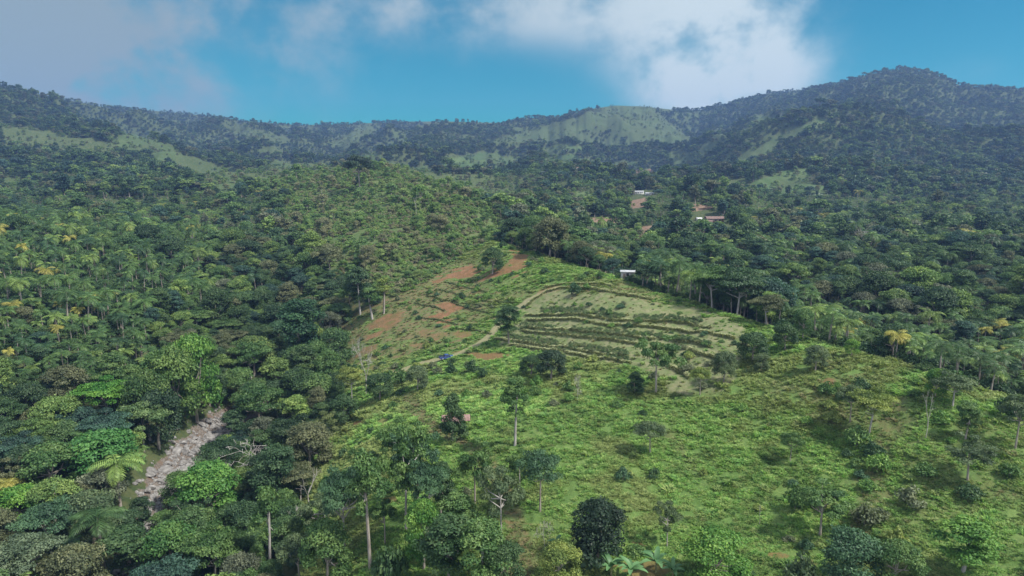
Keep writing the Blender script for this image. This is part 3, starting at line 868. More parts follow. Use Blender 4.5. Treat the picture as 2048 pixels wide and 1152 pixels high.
# light prototypes for distance
FARP = {}
for i, (kind, sd) in enumerate((('dome', 41), ('dome', 42), ('umbrella', 43), ('tall', 44), ('dome', 45))):
    c_, t_ = make_broadleaf(kind, sd, 420, .80)
    FARP['f%d' % i] = merge('far_' + kind, c_, t_, LEAF_I, BARK_D)
for i, (kind, sd) in enumerate((('dome', 51), ('umbrella', 52), ('tall', 53))):
    c_, t_ = make_broadleaf(kind, sd, 1500, .5)
    FARP['m%d' % i] = merge('mid_' + kind, c_, t_, LEAF_I, BARK)
c_, t_ = make_palm(61, 11, 7.5, 3.4, 4, 1.2)
for k in range(len(c_.v)): pass
c_, t_ = make_palm(61, 13, 5.0, 3.8, 5, 1.1)
FARP['fp'] = merge('far_palm', c_, t_, PALM_I, BARK)
NEARI = {k: merge('mass_' + k, PROT[k][4], PROT[k][5], PALM_I if k.startswith('palm') else LEAF_I, BARK)
         for k in ('dome1', 'dome2', 'umb1', 'tall1', 'open1', 'bush1', 'bush2', 'palm1', 'palm2')}

# ------------------------------------------------------------------ instanced masses (things nobody could count)
def gn_scatter(name, pts, rot, scl, pick, tint, meshes, label):
    me = bpy.data.meshes.new(name)
    n_ = len(pts)
    me.vertices.add(n_); me.vertices.foreach_set('co', np.asarray(pts, np.float32).ravel())
    a = me.attributes.new('rot', 'FLOAT_VECTOR', 'POINT'); a.data.foreach_set('vector', np.asarray(rot, np.float32).ravel())
    a = me.attributes.new('scl', 'FLOAT_VECTOR', 'POINT'); a.data.foreach_set('vector', np.asarray(scl, np.float32).ravel())
    a = me.attributes.new('tint', 'FLOAT_VECTOR', 'POINT'); a.data.foreach_set('vector', np.asarray(tint, np.float32).ravel())
    a = me.attributes.new('pick', 'INT', 'POINT'); a.data.foreach_set('value', np.asarray(pick, np.int32))
    me.update()
    o = link(name, me); tag(o, label, kind='stuff')
    ng = bpy.data.node_groups.new(name, 'GeometryNodeTree')
    ng.interface.new_socket('Geometry', in_out='INPUT', socket_type='NodeSocketGeometry')
    ng.interface.new_socket('Geometry', in_out='OUTPUT', socket_type='NodeSocketGeometry')
    gn, gl = ng.nodes, ng.links
    gi_ = gn.new('NodeGroupInput'); go = gn.new('NodeGroupOutput')
    mp_ = gn.new('GeometryNodeMeshToPoints'); gl.new(gi_.outputs[0], mp_.inputs['Mesh'])
    def na(nm, typ):
        q = gn.new('GeometryNodeInputNamedAttribute'); q.data_type = typ; q.inputs['Name'].default_value = nm
        return q.outputs['Attribute']
    ra, sa, pa = na('rot', 'FLOAT_VECTOR'), na('scl', 'FLOAT_VECTOR'), na('pick', 'INT')
    jn = gn.new('GeometryNodeJoinGeometry')
    for i, m_ in enumerate(meshes):
        so = bpy.data.objects.new(name + '_source', m_)
        oi = gn.new('GeometryNodeObjectInfo'); oi.inputs['Object'].default_value = so; oi.inputs['As Instance'].default_value = True
        cmp_ = gn.new('FunctionNodeCompare'); cmp_.data_type = 'INT'; cmp_.operation = 'EQUAL'
        gl.new(pa, cmp_.inputs[2]); cmp_.inputs[3].default_value = i
        ip = gn.new('GeometryNodeInstanceOnPoints')
        gl.new(mp_.outputs[0], ip.inputs['Points']); gl.new(cmp_.outputs[0], ip.inputs['Selection'])
        gl.new(oi.outputs['Geometry'], ip.inputs['Instance'])
        er = gn.new('FunctionNodeEulerToRotation'); gl.new(ra, er.inputs[0]); gl.new(er.outputs[0], ip.inputs['Rotation'])
        gl.new(sa, ip.inputs['Scale'])
        gl.new(ip.outputs[0], jn.inputs[0])
    gl.new(jn.outputs[0], go.inputs[0])
    md = o.modifiers.new('scatter', 'NODES'); md.node_group = ng
    return o

def jgrid(x0, x1, y0, y1, sp, r):
    nx, ny = int((x1 - x0) / sp) + 1, int((y1 - y0) / sp) + 1
    gx, gy = np.meshgrid(np.arange(nx), np.arange(ny))
    x = x0 + (gx + (gy % 2) * .5 + r.uniform(-.38, .38, gx.shape)) * sp
    y = y0 + (gy + r.uniform(-.38, .38, gx.shape)) * sp
    return x.ravel(), y.ravel()

HT, HB = [], []        # hero footprints: keep the generic scatter off them

# hero list filled before the scatter so that nothing grows through them
# (kind, u, v base, v top, width px, tint, proto, label)
TD = (.045, .088, .033); TM = (.075, .14, .042); TB = (.085, .185, .035); TY = (.15, .20, .05); TG = (.085, .125, .058); TT_ = (.055, .115, .055)
HERO = [
 (1312,788,668,100,TM,'open2','tall open-crowned tree with a forked pale trunk at the foot of the terraces'),
 (1270,785,742,44,TD,'cone1','dark narrow bush against the trunk of the tall tree below the terraces'),
 (1030,892,752,62,TM,'slim1','tall slim tree with a bare grey trunk standing alone in the pasture'),
 (906,884,786,62,TD,'cone1','dark leafy cone-shaped tree hiding the middle of the rusty roofed shed'),
 (1194,1122,1003,118,(.022,.042,.024),'dome3','very dark dense round tree above the banana plants'),
 (1194,1132,1058,112,(.025,.046,.026),'bush1','very dark bush filling the foot of the very dark round tree'),
 (1300,908,848,72,TG,'umb2','grey-green spreading shrub tree alone in the middle of the pasture'),
 (1580,924,868,52,TM,'umb2','small spreading tree standing alone in the right half of the pasture'),
 (985,548,494,44,TD,'dome2','dark leafy tree at the top of the red earth scars'),
 (1150,592,566,26,TD,'bush1','dark bush on the thin hedge above the top terrace'),
 (1018,690,612,54,TD,'tall1','bushy tree beside the dirt track at the left end of the terraces'),
 (1102,760,700,66,(.025,.05,.024),'dome2','dark rounded tree below the lowest terrace, right of the red clearing'),
 (1062,752,708,48,TD,'dome1','smaller dark round tree touching the dark rounded one right of the red clearing'),
 (741,1138,900,90,TM,'slim2','tall tree with a long bare pale trunk near the lower left of the pasture'),
 (742,985,900,46,TD,'tall2','dark compact tree behind the long bare pale trunk'),
 (812,1062,845,120,TM,'open1','large loose tree with two thin trunks in the grove left of the trail'),
 (835,1010,850,110,TT_,'open2','blue-green loose tree in the middle of the grove left of the trail'),
 (882,1040,925,64,TD,'tall1','dark upright tree with a thick trunk in the grove left of the trail'),
 (950,1010,878,92,TM,'open2','wide loose tree at the upper right of the grove beside the trail'),
 (1003,1090,925,96,TG,'open1','half bare grey tree with a forked trunk standing on the red soil bank'),
 (1080,1025,915,105,TT_,'umb2','grey-topped spreading tree right of the half bare tree'),
 (1040,985,895,64,TM,'open1','thin tree behind the grey-topped spreading tree'),
 (900,1180,1035,125,TD,'tall1','big dark tree at the bottom of the photo left of the trail'),
 (965,1185,1040,115,TM,'tall2','big green tree at the bottom of the photo touching the left side of the trail'),
 (848,1140,1000,92,TB,'dome1','bright green round tree in front of the dark thick-trunked tree'),
 (690,1110,950,110,TT_,'umb1','wide blue-green tree left of the long bare pale trunk'),
 (655,1175,1040,110,TM,'dome2','green domed tree at the bottom edge left of the long bare trunk'),
 (780,1175,1075,80,TD,'bush2','dark low bush at the bottom edge right of the long bare trunk'),
 (800,955,830,90,TM,'open1','loose tree at the top of the grove, left of the rusty shed tree'),
 (855,1085,930,90,TT_,'umb1','layered blue-green tree in the heart of the grove'),
 (915,1110,985,84,TM,'tall2','mid-green upright tree directly left of the red bank'),
 (770,1090,990,70,TM,'open2','loose young tree right of the long bare pale trunk'),
 (640,1080,985,80,TG,'open1','thin grey-green tree among the leafless ones on the pasture edge'),
 (600,1175,1080,100,TG,'umb2','pale green tree at the bottom edge beside the thick straight trunk'),
 (700,1010,935,64,TM,'dome1','small round tree on the pasture left of the dark compact one'),
 (1010,1175,1085,90,TD,'dome2','dark round tree at the bottom edge hiding the start of the trail'),
 (1060,960,900,50,TM,'open2','young loose tree right of the tall slim tree foot'),
 (1334,1096,998,58,TG,'open1','thin airy tree with a pale stem above the banana plants'),
 (1425,1175,1062,150,TB,'dome2','wide bright green bushy tree at the bottom edge right of the banana plants'),
 (1120,1165,1088,92,TY,'dome1','yellow-green bushy tree at the bottom edge left of the banana plants'),
 (1925,1150,1038,112,TB,'tall2','tree with a bright rounded top in the lower right corner of the pasture'),
 (1935,960,868,100,TG,'open2','grey-green loose tree on the slope at the right edge of the pasture'),
 (1930,880,800,50,TM,'tall1','small dark tree above the grey-green loose tree at the right'),
 (1738,868,785,88,TY,'umb1','yellow-green flat-topped tree on the gully edge at the right of the pasture'),
 (1700,845,775,66,TG,'umb2','olive bushy tree just left of the yellow-green flat-topped tree'),
 (1505,725,664,64,TD,'dome3','dark round tree at the right end of the terraces'),
 (1447,765,700,50,TG,'dome1','grey-green round tree below the right end of the terraces'),
 (1522,745,705,34,TG,'dome2','small grey round tree below the dark one at the right end of the terraces'),
 (1400,790,738,46,TY,'umb2','yellowish low tree on the lower terrace edge'),
 (1640,1070,965,120,TM,'open2','broad loose tree in the bushes at the lower right of the pasture'),
 (1590,1020,968,60,TM,'bush1','leafy bush left of the broad loose tree at the lower right'),
 (1700,1175,1060,130,TT_,'dome3','blue-green bushy tree at the bottom edge right of the red bank'),
 (1790,1180,1085,105,TM,'dome1','green bushy tree at the bottom edge left of the bright round-topped tree'),
 (1600,1180,1110,80,TG,'bush3','low grey-green bush at the bottom edge below the red bank'),
 (2030,900,800,90,TG,'umb2','grey-green layered tree cut by the right edge of the photo'),
 (1905,815,750,84,TG,'umb1','silvery spreading tree on the crest near the right corner of the property'),
 (1870,800,738,44,TB,'dome1','bright green bush tree on the crest at the right corner'),
 (2020,840,788,60,TD,'bush1','dark bush on the crest at the right edge'),
 (300,880,740,100,(.06,.11,.032),'dome1','dark domed tree leftmost in the tall clump above the stony river'),
 (352,850,690,105,(.085,.15,.04),'dome2','tallest domed tree of the clump above the stony river, its top bright'),
 (318,900,775,100,(.032,.062,.03),'dome3','dark round tree at the foot of the tall clump above the stony river'),
 (325,840,705,90,(.07,.13,.035),'tall1','upright tree rising behind the tall clump above the stony river'),
 (420,812,735,70,(.045,.085,.035),'dome1','dark tree overhanging the head of the stony river'),
 (395,850,668,100,TB,'dome2','bright topped tree behind the huge dark dome above the river'),
 (212,850,765,105,(.075,.19,.03),'umb1','vivid green flat-topped tree with pale limbs in front of the palms'),
 (288,905,812,110,(.10,.16,.06),'umb2','pale olive layered tree left of the river boulders'),
 (215,975,862,150,(.06,.16,.04),'dome3','bright mid-green domed tree left of the river bend'),
 (110,990,888,130,TM,'dome1','round green tree left of the bright mid-green dome'),
 (40,1060,975,110,(.08,.19,.03),'dome2','vivid green round tree near the left edge'),
 (105,1110,1015,130,TT_,'umb1','blue-green layered tree near the lower left corner'),
 (190,1090,985,120,TG,'dome1','olive brown-green tree in the lower left forest'),
 (60,1190,1090,150,(.10,.14,.08),'umb2','pale grey-green spreading tree in the lower left corner'),
 (420,1050,925,140,(.07,.175,.035),'dome2','fresh green rounded tree overhanging the right bank of the river'),
 (350,1180,1050,130,(.07,.15,.04),'dome1','green leafy tree at the bottom edge over the river'),
 (430,1190,1070,120,TM,'umb1','layered green tree at the bottom edge right of the river'),
 (260,1170,1060,110,TD,'tall1','dark tree at the bottom edge left of the river'),
 (541,1165,975,78,TM,'slim1','tree with a thick straight pale trunk left of the pasture edge'),
 (520,880,780,110,(.055,.11,.035),'umb2','broad dark green tree over the river head'),
 (606,740,598,92,(.028,.070,.032),'tall1','tall dark lush tree left of the bare slope'),
 (560,700,640,60,TT_,'dome3','blue-green round tree left of the tall dark lush tree'),
 (505,775,690,80,TM,'umb1','flat crowned tree in the forest right of the huge dome'),
 (480,815,735,80,TM,'dome2','round tree just behind the river head'),
 (720,386,322,66,(.03,.055,.035),'umb2','big dark wind-shaped tree on the top of the scrubby ridge'),
 (768,628,556,44,TY,'slim2','yellow-topped slim tree at the foot of the ridge left of the red slope'),
 (745,640,575,50,TM,'slim1','slim pale trunked tree left of the yellow-topped one'),
 (700,628,560,50,TM,'open2','loose tree at the upper left of the bare slope'),
 (704,800,736,56,(.19,.23,.06),'umb1','pale yellow-green round tree at the upper left corner of the pasture'),
 (660,790,700,60,TM,'dome3','mid-green tree left of the pale yellow-green one'),
 (760,800,745,60,TD,'dome1','dark tree at the foot of the bare slope'),
 (835,780,730,50,TG,'dome2','grey-green bush tree left of the truck below the track'),
 (800,770,735,44,TM,'bush1','leafy bush at the lower end of the track'),
 (690,850,790,60,TD,'dome3','dark round tree at the left edge of the pasture above the red patch'),
 (650,905,820,60,(.10,.13,.05),'open1','yellowish thin tree at the left edge of the pasture'),
 (945,745,718,34,TD,'bush1','dark bush below the red soil clearing'),
 (1630,745,690,50,TG,'dome2','grey-green tree on the crest beyond the terraces'),
 (1570,700,645,50,TD,'dome3','dark round tree on the crest right of the terraces'),
 (1605,680,618,44,(.08,.15,.05),'dome1','light round tree just over the crest'),
 (1703,715,678,32,(.12,.23,.04),'dome1','small vivid yellow-green round tree over the crest'),
 (1390,600,555,44,(.13,.14,.12),'umb1','whitish flowering tree beyond the terraces'),
 (1415,612,575,44,(.13,.14,.12),'umb2','smaller whitish flowering tree right of the first beyond the terraces'),
 (1490,450+20,435,30,TD,'dome3','small dark round tree right of the brown roofed farmhouse'),
]
bananas = [(1222,1158,1092,'banana plant with broad upright leaves at the bottom edge'), (1262,1165,1100,'banana plant right of the first at the bottom edge'),
           (1312,1148,1082,'banana plant with a brown stem on bare soil'), (1226,1112,1082,'small banana plant at the foot of the very dark round tree'),
           (1112,1100,1058,'banana plant left of the very dark round tree'), (1345,1160,1108,'drooping banana plant next to the bright green bushy tree')]
bares = [(535,960,862,1.15,'b1','white leafless tree with crooked branches right of the river'), (565,930,872,1.0,'b2','smaller white leafless tree right of the crooked one'),
         (470,985,930,1.2,'b3','low leafless grey tree with arching limbs over the river bank'), (1722,500,455,1.1,'b1','pale leafless tree above the right forest'),
         (732,790,680,.35,'b2','tall thin leafless pole-like tree at the foot of the bare slope'), (722,760,672,.4,'b3','second thin leafless tree left of the taller one at the slope foot'),
         (620,1010,935,.8,'b2','grey leafless tree at the left edge of the pasture'), (650,1070,985,.9,'b1','leafless tree with tangled white limbs lower on the pasture edge'),
         (600,1080,1000,.8,'b3','leafless white tree nearest the thick straight trunk'), (832,432,392,.4,'b2','thin white leafless tree on the scrubby ridge'),
         (216,385,348,.3,'b3','single white dead trunk in the far left forest'), (1850,880,775,.35,'b2','thin leafless tree on the gully near the right corner'),
         (1155,800,745,.5,'b3','thin grey sapling tree below the dark round tree'), (1457,600,570,1.2,'b1','grey leafless thicket tree among the palms beyond the crest'),
         (1518,1050,1000,.35,'b2','bare pole-like stump in the lower right pasture'), (420,1015,960,1.1,'b1','leafless white limbs in front of the fresh green rounded tree'),
         (1090,1100,1030,.6,'b3','leaning leafless sapling on the red soil bank')]

CROWN_OCC = []
def place(u, vb, ymin=60, ymax=4000):
    return G2(u, vb, ymin, ymax)
def G2(u, v, ymin=60, ymax=4000):
    s = float(s_of(u, v)); t = float(tan_of(v))
    ys = YG[(YG > ymin) & (YG < ymax)]
    zz = gi(Z, np.full(len(ys), s), ys)
    hit = np.nonzero(zz >= t * ys)[0]
    k = hit[0] if len(hit) else int(np.argmax(zz / ys))
    return np.array([s * ys[k], ys[k], zz[k]])

def add_plant(name, key, x, y, z, hgt, wid, tint, label, cat, group=None, rz=None, sink=.3, leafname='crown', rnd=random):
    cme, tme, h0, w0 = PROT[key][:4]
    rz = rnd.uniform(0, 6.28) if rz is None else rz
    root = bpy.data.objects.new(name, None); root.empty_display_size = .5
    root.location = (x, y, z + CAMZ - sink); root.rotation_euler = (0, 0, rz); root.scale = (wid / w0, wid / w0, hgt / h0)
    COL.objects.link(root)
    c_ = link(leafname, cme, root, color=tint); link('trunk', tme, root, color=tint)
    tag(root, label, cat, group)
    return root

rh = random.Random(5)
occ = []
for (u, vb, vt, w, tint, key, lab) in HERO:
    p_ = G2(u, vb)
    hh = (vb - vt) / F * p_[1] * 1.04 / math.cos(math.atan(-tan_of((vb + vt) / 2))) ; ww = w / F * p_[1] * 1.05
    nm = 'bush' if 'bush' in key else 'broadleaf_tree'
    add_plant(nm, key, p_[0], p_[1], p_[2], hh, ww, tint, lab, 'bush' if nm == 'bush' else 'tree', leafname='foliage' if nm == 'bush' else 'crown', rnd=rh)
    occ.append((p_[0], p_[1], ww * .38))

# banana plants
def make_banana(seed):
    r = np.random.default_rng(seed); tm = MB(); c = MB()
    tm.tube([(0, 0, 0), (.03, .02, .8), (.0, .05, 1.7)], [.17, .13, .10], 8)
    for i in range(9):
        a = i * 2.4 + r.normal(0, .2); el = r.uniform(.55, 1.35); ang = el; L = r.uniform(2.0, 2.7); seg = 8
        d = np.array([math.cos(a), math.sin(a), 0]); sd = np.array([-math.sin(a), math.cos(a), 0]); p_ = np.array([0, .05, 1.6]); vv = []
        up = np.array([0, 0, 1.0])
        for k in range(seg + 1):
            t = k / seg; w = .36 * math.sin(math.pi * min(.98, .1 + t * .9)) ** .6 if t > .12 else .04
            nrm = -d * math.sin(ang) + up * math.cos(ang)
            vv += [p_ + sd * w + nrm * w * .35 + up * r.normal(0, .02), p_, p_ - sd * w + nrm * w * .35 + up * r.normal(0, .02)]
            p_ = p_ + (d * math.cos(ang) + up * math.sin(ang)) * L / seg; ang -= .17
        f = []
        for k in range(seg):
            b = k * 3; f += [(b, b + 3, b + 4, b + 1), (b + 1, b + 4, b + 5, b + 2)]
        c.add(np.array(vv), f, 0, np.clip(r.uniform(.2, .8), 0, 1))
    return c.mesh('banana_leaves', [PALM], True), tm.mesh('banana_stem', [noise_mat('banana_stem', (.12, .10, .05), (.2, .22, .09), 3)], True)
BAN = [make_banana(71), make_banana(72)]
for i, (u, vb, vt, lab) in enumerate(bananas):
    p_ = G2(u, vb); hh = (vb - vt) / F * p_[1] * .9
    root = bpy.data.objects.new('banana_plant', None); COL.objects.link(root)
    root.location = (p_[0], p_[1], p_[2] + CAMZ - .1); k = hh / 3.6; root.scale = (k, k, k); root.rotation_euler = (0, 0, i * 1.3)
    link('leaves', BAN[i % 2][0], root, color=(.08, .17, .065)); link('stem', BAN[i % 2][1], root)
    tag(root, lab, 'banana plant')
    occ.append((p_[0], p_[1], 1.2))
BARES = {'b1': make_bare(81, 9, 1.45, 5, .17).mesh('bare_tree', [BARK_W]), 'b2': make_bare(82, 9, .55, 3, .16).mesh('bare_tree', [BARK_W]), 'b3': make_bare(83, 9, 1.25, 5, .15).mesh('bare_tree', [BARK_W])}
def mesh_dims(me):
    a = np.empty(len(me.vertices) * 3, np.float32); me.vertices.foreach_get('co', a); a = a.reshape(-1, 3)
    return a[:, 2].max(), max(np.ptp(a[:, 0]), np.ptp(a[:, 1]))
for (u, vb, vt, wr, key, lab) in bares:
    p_ = G2(u, vb); hh = (vb - vt) / F * p_[1] * 1.08; h0, w0 = mesh_dims(BARES[key])
    kz = hh / h0; kx = hh * wr / w0
    o = link('leafless_tree', BARES[key], None, (p_[0], p_[1], p_[2] + CAMZ - .3), (0, 0, rh.uniform(0, 6)), (kx, kx, kz)); tag(o, lab, 'bare tree')
    occ.append((p_[0], p_[1], 1.0))
occ = np.array(occ)

# ------------------------------------------------------------------ forest, palms, scrub scatter
r = np.random.default_rng(99)
cand = []
for (y0, y1, sp) in ((75, 260, 5.2), (260, 520, 6.2), (520, 1100, 7.6), (1100, 1900, 8.6), (1900, 3500, 10.5)):
    sm = .93 if y1 < 600 else .86
    x, y = jgrid(-sm * y1, sm * y1, y0, y1, sp, r)
    k = np.abs(x / y) < sm
    x, y = x[k], y[k]
    z = H(x, y); u, v = uv_of(x, y, z)
    tm_ = gi(TMAX, x / y, y)
    vis = (z + 13) / y > tm_ + (0.004 if y1 > 600 else -.02)
    c = cover(u, v, y, x)
    cand.append(np.stack([x, y, z, u, v, c, np.full(len(x), sp)], 1)[vis])
cand = np.concatenate(cand)
x, y, z, u, v, c, sp = cand.T
hd = np.full(len(x), 9e9)
for (ox, oy, orr) in occ: hd = np.minimum(hd, np.hypot(x - ox, y - oy) - orr)
rdv, _ = dist_poly(x, y, RIV); rdv = np.where(y > 250, 99, rdv)
n1_ = fbm(x / 55, y / 55, 3); rnd = r.random(len(x))
keep = (hd > 1.2) & (rdv > np.where(v < 1000, 6.2, 2.2))
keep &= ~((c == 2) & (rnd > np.where(n1_ > .52, .55, .10)))
for P, a, b in FIELD: keep &= ~(in_poly(u, v - 11, P) & (y > a * .8) & (y < b) & (rnd > .15) & (c != 4))
keep &= ~((c == 4) & (rnd > .12))
keep &= ~((c == 3) & (rnd > np.where(n1_ > .5, .62, .3)))
keep &= ~((c == 5))
keep &= ~((c == 0) & (rnd < OPENF(x, y) * .85))
# keep the view of the river, sheds and houses open
OPEN = [((1255, 548), 24, 26, 240, 420), ((1287, 384), 26, 12, 600, 1000), ((1420, 438), 42, 17, 300, 760)]
for (cu, cv), du, dv, a, b in OPEN:
    keep &= ~((np.abs(u - cu) < du) & (v > cv - dv * .3) & (v < cv + dv * 1.8) & (y > a) & (y < b))
keep &= ~((rdv < 10) & (u > 325) & (y > 150) & (y < 245) & (x > np.interp(y, [p[1] for p in RIV], [p[0] for p in RIV])) & (rnd > .25))
rk = r.random(len(x))
for (cu, cv) in [(455, 828), (435, 842), (412, 862), (390, 882), (372, 900), (352, 925), (338, 948), (326, 975), (318, 1005)]:
    keep &= ~((np.abs(u - cu) < 32) & (v > cv) & (v < cv + 48) & (y < 250) & (rk > .08))
sel = np.nonzero(keep)[0]
x, y, z, u, v, c, sp, n1_ = x[sel], y[sel], z[sel], u[sel], v[sel], c[sel].astype(int), sp[sel], n1_[sel]
n = len(x)
# tints
pal = np.array([(.036, .074, .030), (.052, .102, .034), (.070, .135, .038), (.105, .175, .045), (.095, .115, .052), (.036, .080, .052), (.125, .205, .050), (.105, .130, .075)])
wts = np.array([.20, .22, .17, .11, .11, .11, .05, .03])
ti = r.choice(len(pal), n, p=wts / wts.sum())
tint = pal[ti] * np.array([1.0, .95, 1.03]) * r.uniform(.8, 1.2, (n, 1)) * (0.75 + .5 * n1_)[:, None]
kindc = np.where(c == 1, 1, 0)
kindc[(c == 0) & (r.random(n) < .07) & (v > 380)] = 1
kindc[(c == 0) & (r.random(n) < .22) & (u > 1120) & (y < 620) & (y > 150)] = 1
kindc[(c == 1) & (r.random(n) < np.where(y > 480, .2, .06))] = 0
ptint = np.array([(.052, .105, .032), (.072, .135, .038), (.13, .20, .05), (.036, .08, .032), (.28, .27, .06)])[r.choice(5, n, p=[.34, .3, .17, .16, .03])]
tint = np.where(kindc[:, None] == 1, ptint * r.uniform(.8, 1.2, (n, 1)), tint)
scr_ = (c == 3) | (c == 2) | (c == 4)
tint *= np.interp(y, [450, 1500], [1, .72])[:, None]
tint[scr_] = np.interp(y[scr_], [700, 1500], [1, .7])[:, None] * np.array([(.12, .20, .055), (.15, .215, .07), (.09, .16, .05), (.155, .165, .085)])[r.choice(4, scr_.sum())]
hs = np.clip(r.lognormal(-.06, .27, n), .5, 1.7) * (.85 + .3 * smooth(.35, .65, fbm(x / 26, y / 26, 2))) * np.interp(sp, [5, 7.6, 8.6, 10.5], [.95, 1.05, 1.0, .95])
hs[scr_] *= r.uniform(.3, .72, scr_.sum())
# which get built as individuals
size_px = hs * 9 / y
in_frame = (u > -30) & (u < 2078) & (v > 380) & (v < 1300)
ind = np.zeros(n, bool)
for kk, lim in ((0, 225), (1, 270)):
    m = np.nonzero((kindc == kk) & in_frame & ~scr_)[0]
    o_ = m[np.argsort(-size_px[m])][:lim]; ind[o_] = True
print('candidates', n, 'individual', ind.sum())

def region(u, v, y):
    if u < 330 and v > 830: return 'in the lower left forest beside the river'
    if u < 650 and v > 830: return 'between the river and the pasture'
    if u < 260 and v > 560: return 'on the palm hillside at the left edge'
    if u < 520 and v > 560: return 'on the wooded slope above the river head'
    if u < 700 and v > 560: return 'in the gully left of the bare slope'
    if u < 560: return 'high on the left palm hillside'
    if u < 1000: return 'on the flank of the scrubby ridge'
    if u > 1850 and v > 660: return 'behind the right corner of the property'
    if u > 1550 and v > 600: return 'beyond the crest right of the terraces'
    if u > 1550: return 'in the right valley forest'
    if u > 1250: return 'beyond the upper edge of the terraces'
    return 'just behind the red earth scar'
tone_n = ['dark green', 'deep green', 'mid-green', 'light green', 'olive', 'blue-green', 'fresh bright green', 'greyish']
ptone = lambda t: 'yellowing' if t[0] > .15 else ('light green' if t[0] > .065 else ('bluish' if t[2] > t[0] * 1.25 else 'deep green'))
forms = {'dome1': 'dome-crowned', 'dome2': 'round-crowned', 'dome3': 'lumpy-crowned', 'umb1': 'flat-topped', 'umb2': 'layered', 'tall1': 'upright', 'tall2': 'pale-trunked upright', 'open1': 'loose-crowned', 'open2': 'airy', 'slim1': 'slender'}
keysB = ['dome1', 'dome2', 'dome3', 'umb1', 'umb2', 'tall1', 'tall2', 'open1', 'open2']
recs = []
for i in np.nonzero(ind)[0]:
    if kindc[i] == 1:
        key = 'palm%d' % (int(r.integers(1, 4)))
        lab = ['%s palm tree %s' % (ptone(tint[i]), region(u[i], v[i], y[i])), 'palm']
    else:
        key = keysB[int(r.choice(9, p=[.19, .19, .17, .11, .09, .09, .06, .05, .05]))]
        lab = ['%s %s tree %s' % (tone_n[ti[i]], forms[key], region(u[i], v[i], y[i])), 'tree']
    recs.append([i, key, lab])
def ordinal(k):
    w = ['first', 'second', 'third', 'fourth', 'fifth', 'sixth', 'seventh', 'eighth', 'ninth', 'tenth', 'eleventh', 'twelfth']
    if k < 12: return w[k]
    n_ = k + 1
    return '%d%s' % (n_, {1: 'st', 2: 'nd', 3: 'rd'}.get(n_ % 10 if n_ % 100 not in (11, 12, 13) else 0, 'th'))
from collections import defaultdict
def number_labels(items):
    """items: list of (u, [label, ...]); adds 'nth from the left' where several share one"""
    g = defaultdict(list)
    for it in items: g[it[1][0]].append(it)
    for k, its in g.items():
        if len(its) == 1: continue
        its.sort(key=lambda q: q[0])
        for j, it in enumerate(its):
            it[1][0] = k + ', ' + ('leftmost' if j == 0 else ('rightmost' if j == len(its) - 1 else ordinal(j) + ' from left'))
number_labels([(u[i], lab) for i, key, lab in recs])
for i, key, lab in recs:
    if kindc[i] == 1:
        k = hs[i] * r.uniform(.85, 1.05)
        add_plant('palm_tree', key, x[i], y[i], z[i], PROT[key][2] * k * .9, 8.0 * k, tuple(tint[i]), lab[0], 'palm tree', 'palm trees of the groves')
    else:
        k = hs[i]; big_ = r.uniform(.7, 1.0) if 'tall' in key else 1.0
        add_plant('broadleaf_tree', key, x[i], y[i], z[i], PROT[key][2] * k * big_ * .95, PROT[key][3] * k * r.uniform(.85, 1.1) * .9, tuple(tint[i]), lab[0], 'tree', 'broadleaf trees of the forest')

# understorey & distant: palms / forest / scrub as masses
rest = ~ind
def mass(name, mask, chooser, meshes, label, sclf):
    q = np.nonzero(mask)[0]
    pk = np.array([chooser(i) for i in q])
    k = hs[q] * sclf * (np.where(y[q] > 480, .92, 1.0) if name == 'palm_grove' else 1.0)
    sc = np.stack([k * r.uniform(.85, 1.2, len(q)), k * r.uniform(.85, 1.2, len(q)), k * r.uniform(.8, 1.1, len(q))], 1)
    rt_ = np.stack([r.normal(0, .05, len(q)), r.normal(0, .05, len(q)), r.uniform(0, 6.28, len(q))], 1)
    pts = np.stack([x[q], y[q], z[q] + CAMZ - .5], 1)
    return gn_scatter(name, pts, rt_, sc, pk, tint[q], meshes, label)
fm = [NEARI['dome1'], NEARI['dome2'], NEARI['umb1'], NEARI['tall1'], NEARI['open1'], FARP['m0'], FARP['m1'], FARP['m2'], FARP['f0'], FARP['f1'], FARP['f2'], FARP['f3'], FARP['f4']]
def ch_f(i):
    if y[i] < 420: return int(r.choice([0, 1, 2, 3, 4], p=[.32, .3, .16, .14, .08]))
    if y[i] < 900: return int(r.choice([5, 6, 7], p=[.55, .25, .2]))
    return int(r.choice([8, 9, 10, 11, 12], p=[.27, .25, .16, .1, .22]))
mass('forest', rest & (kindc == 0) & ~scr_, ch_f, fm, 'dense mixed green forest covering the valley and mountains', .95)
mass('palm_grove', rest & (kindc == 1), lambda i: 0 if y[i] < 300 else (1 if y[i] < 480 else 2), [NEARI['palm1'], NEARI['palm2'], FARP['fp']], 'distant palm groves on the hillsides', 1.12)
mass('scrub', rest & scr_, lambda i: 0 if y[i] < 520 and r.random() < .6 else 1, [NEARI['dome1'], FARP['m0']], 'light green scrub and small trees on ridges and meadows', 1.0)

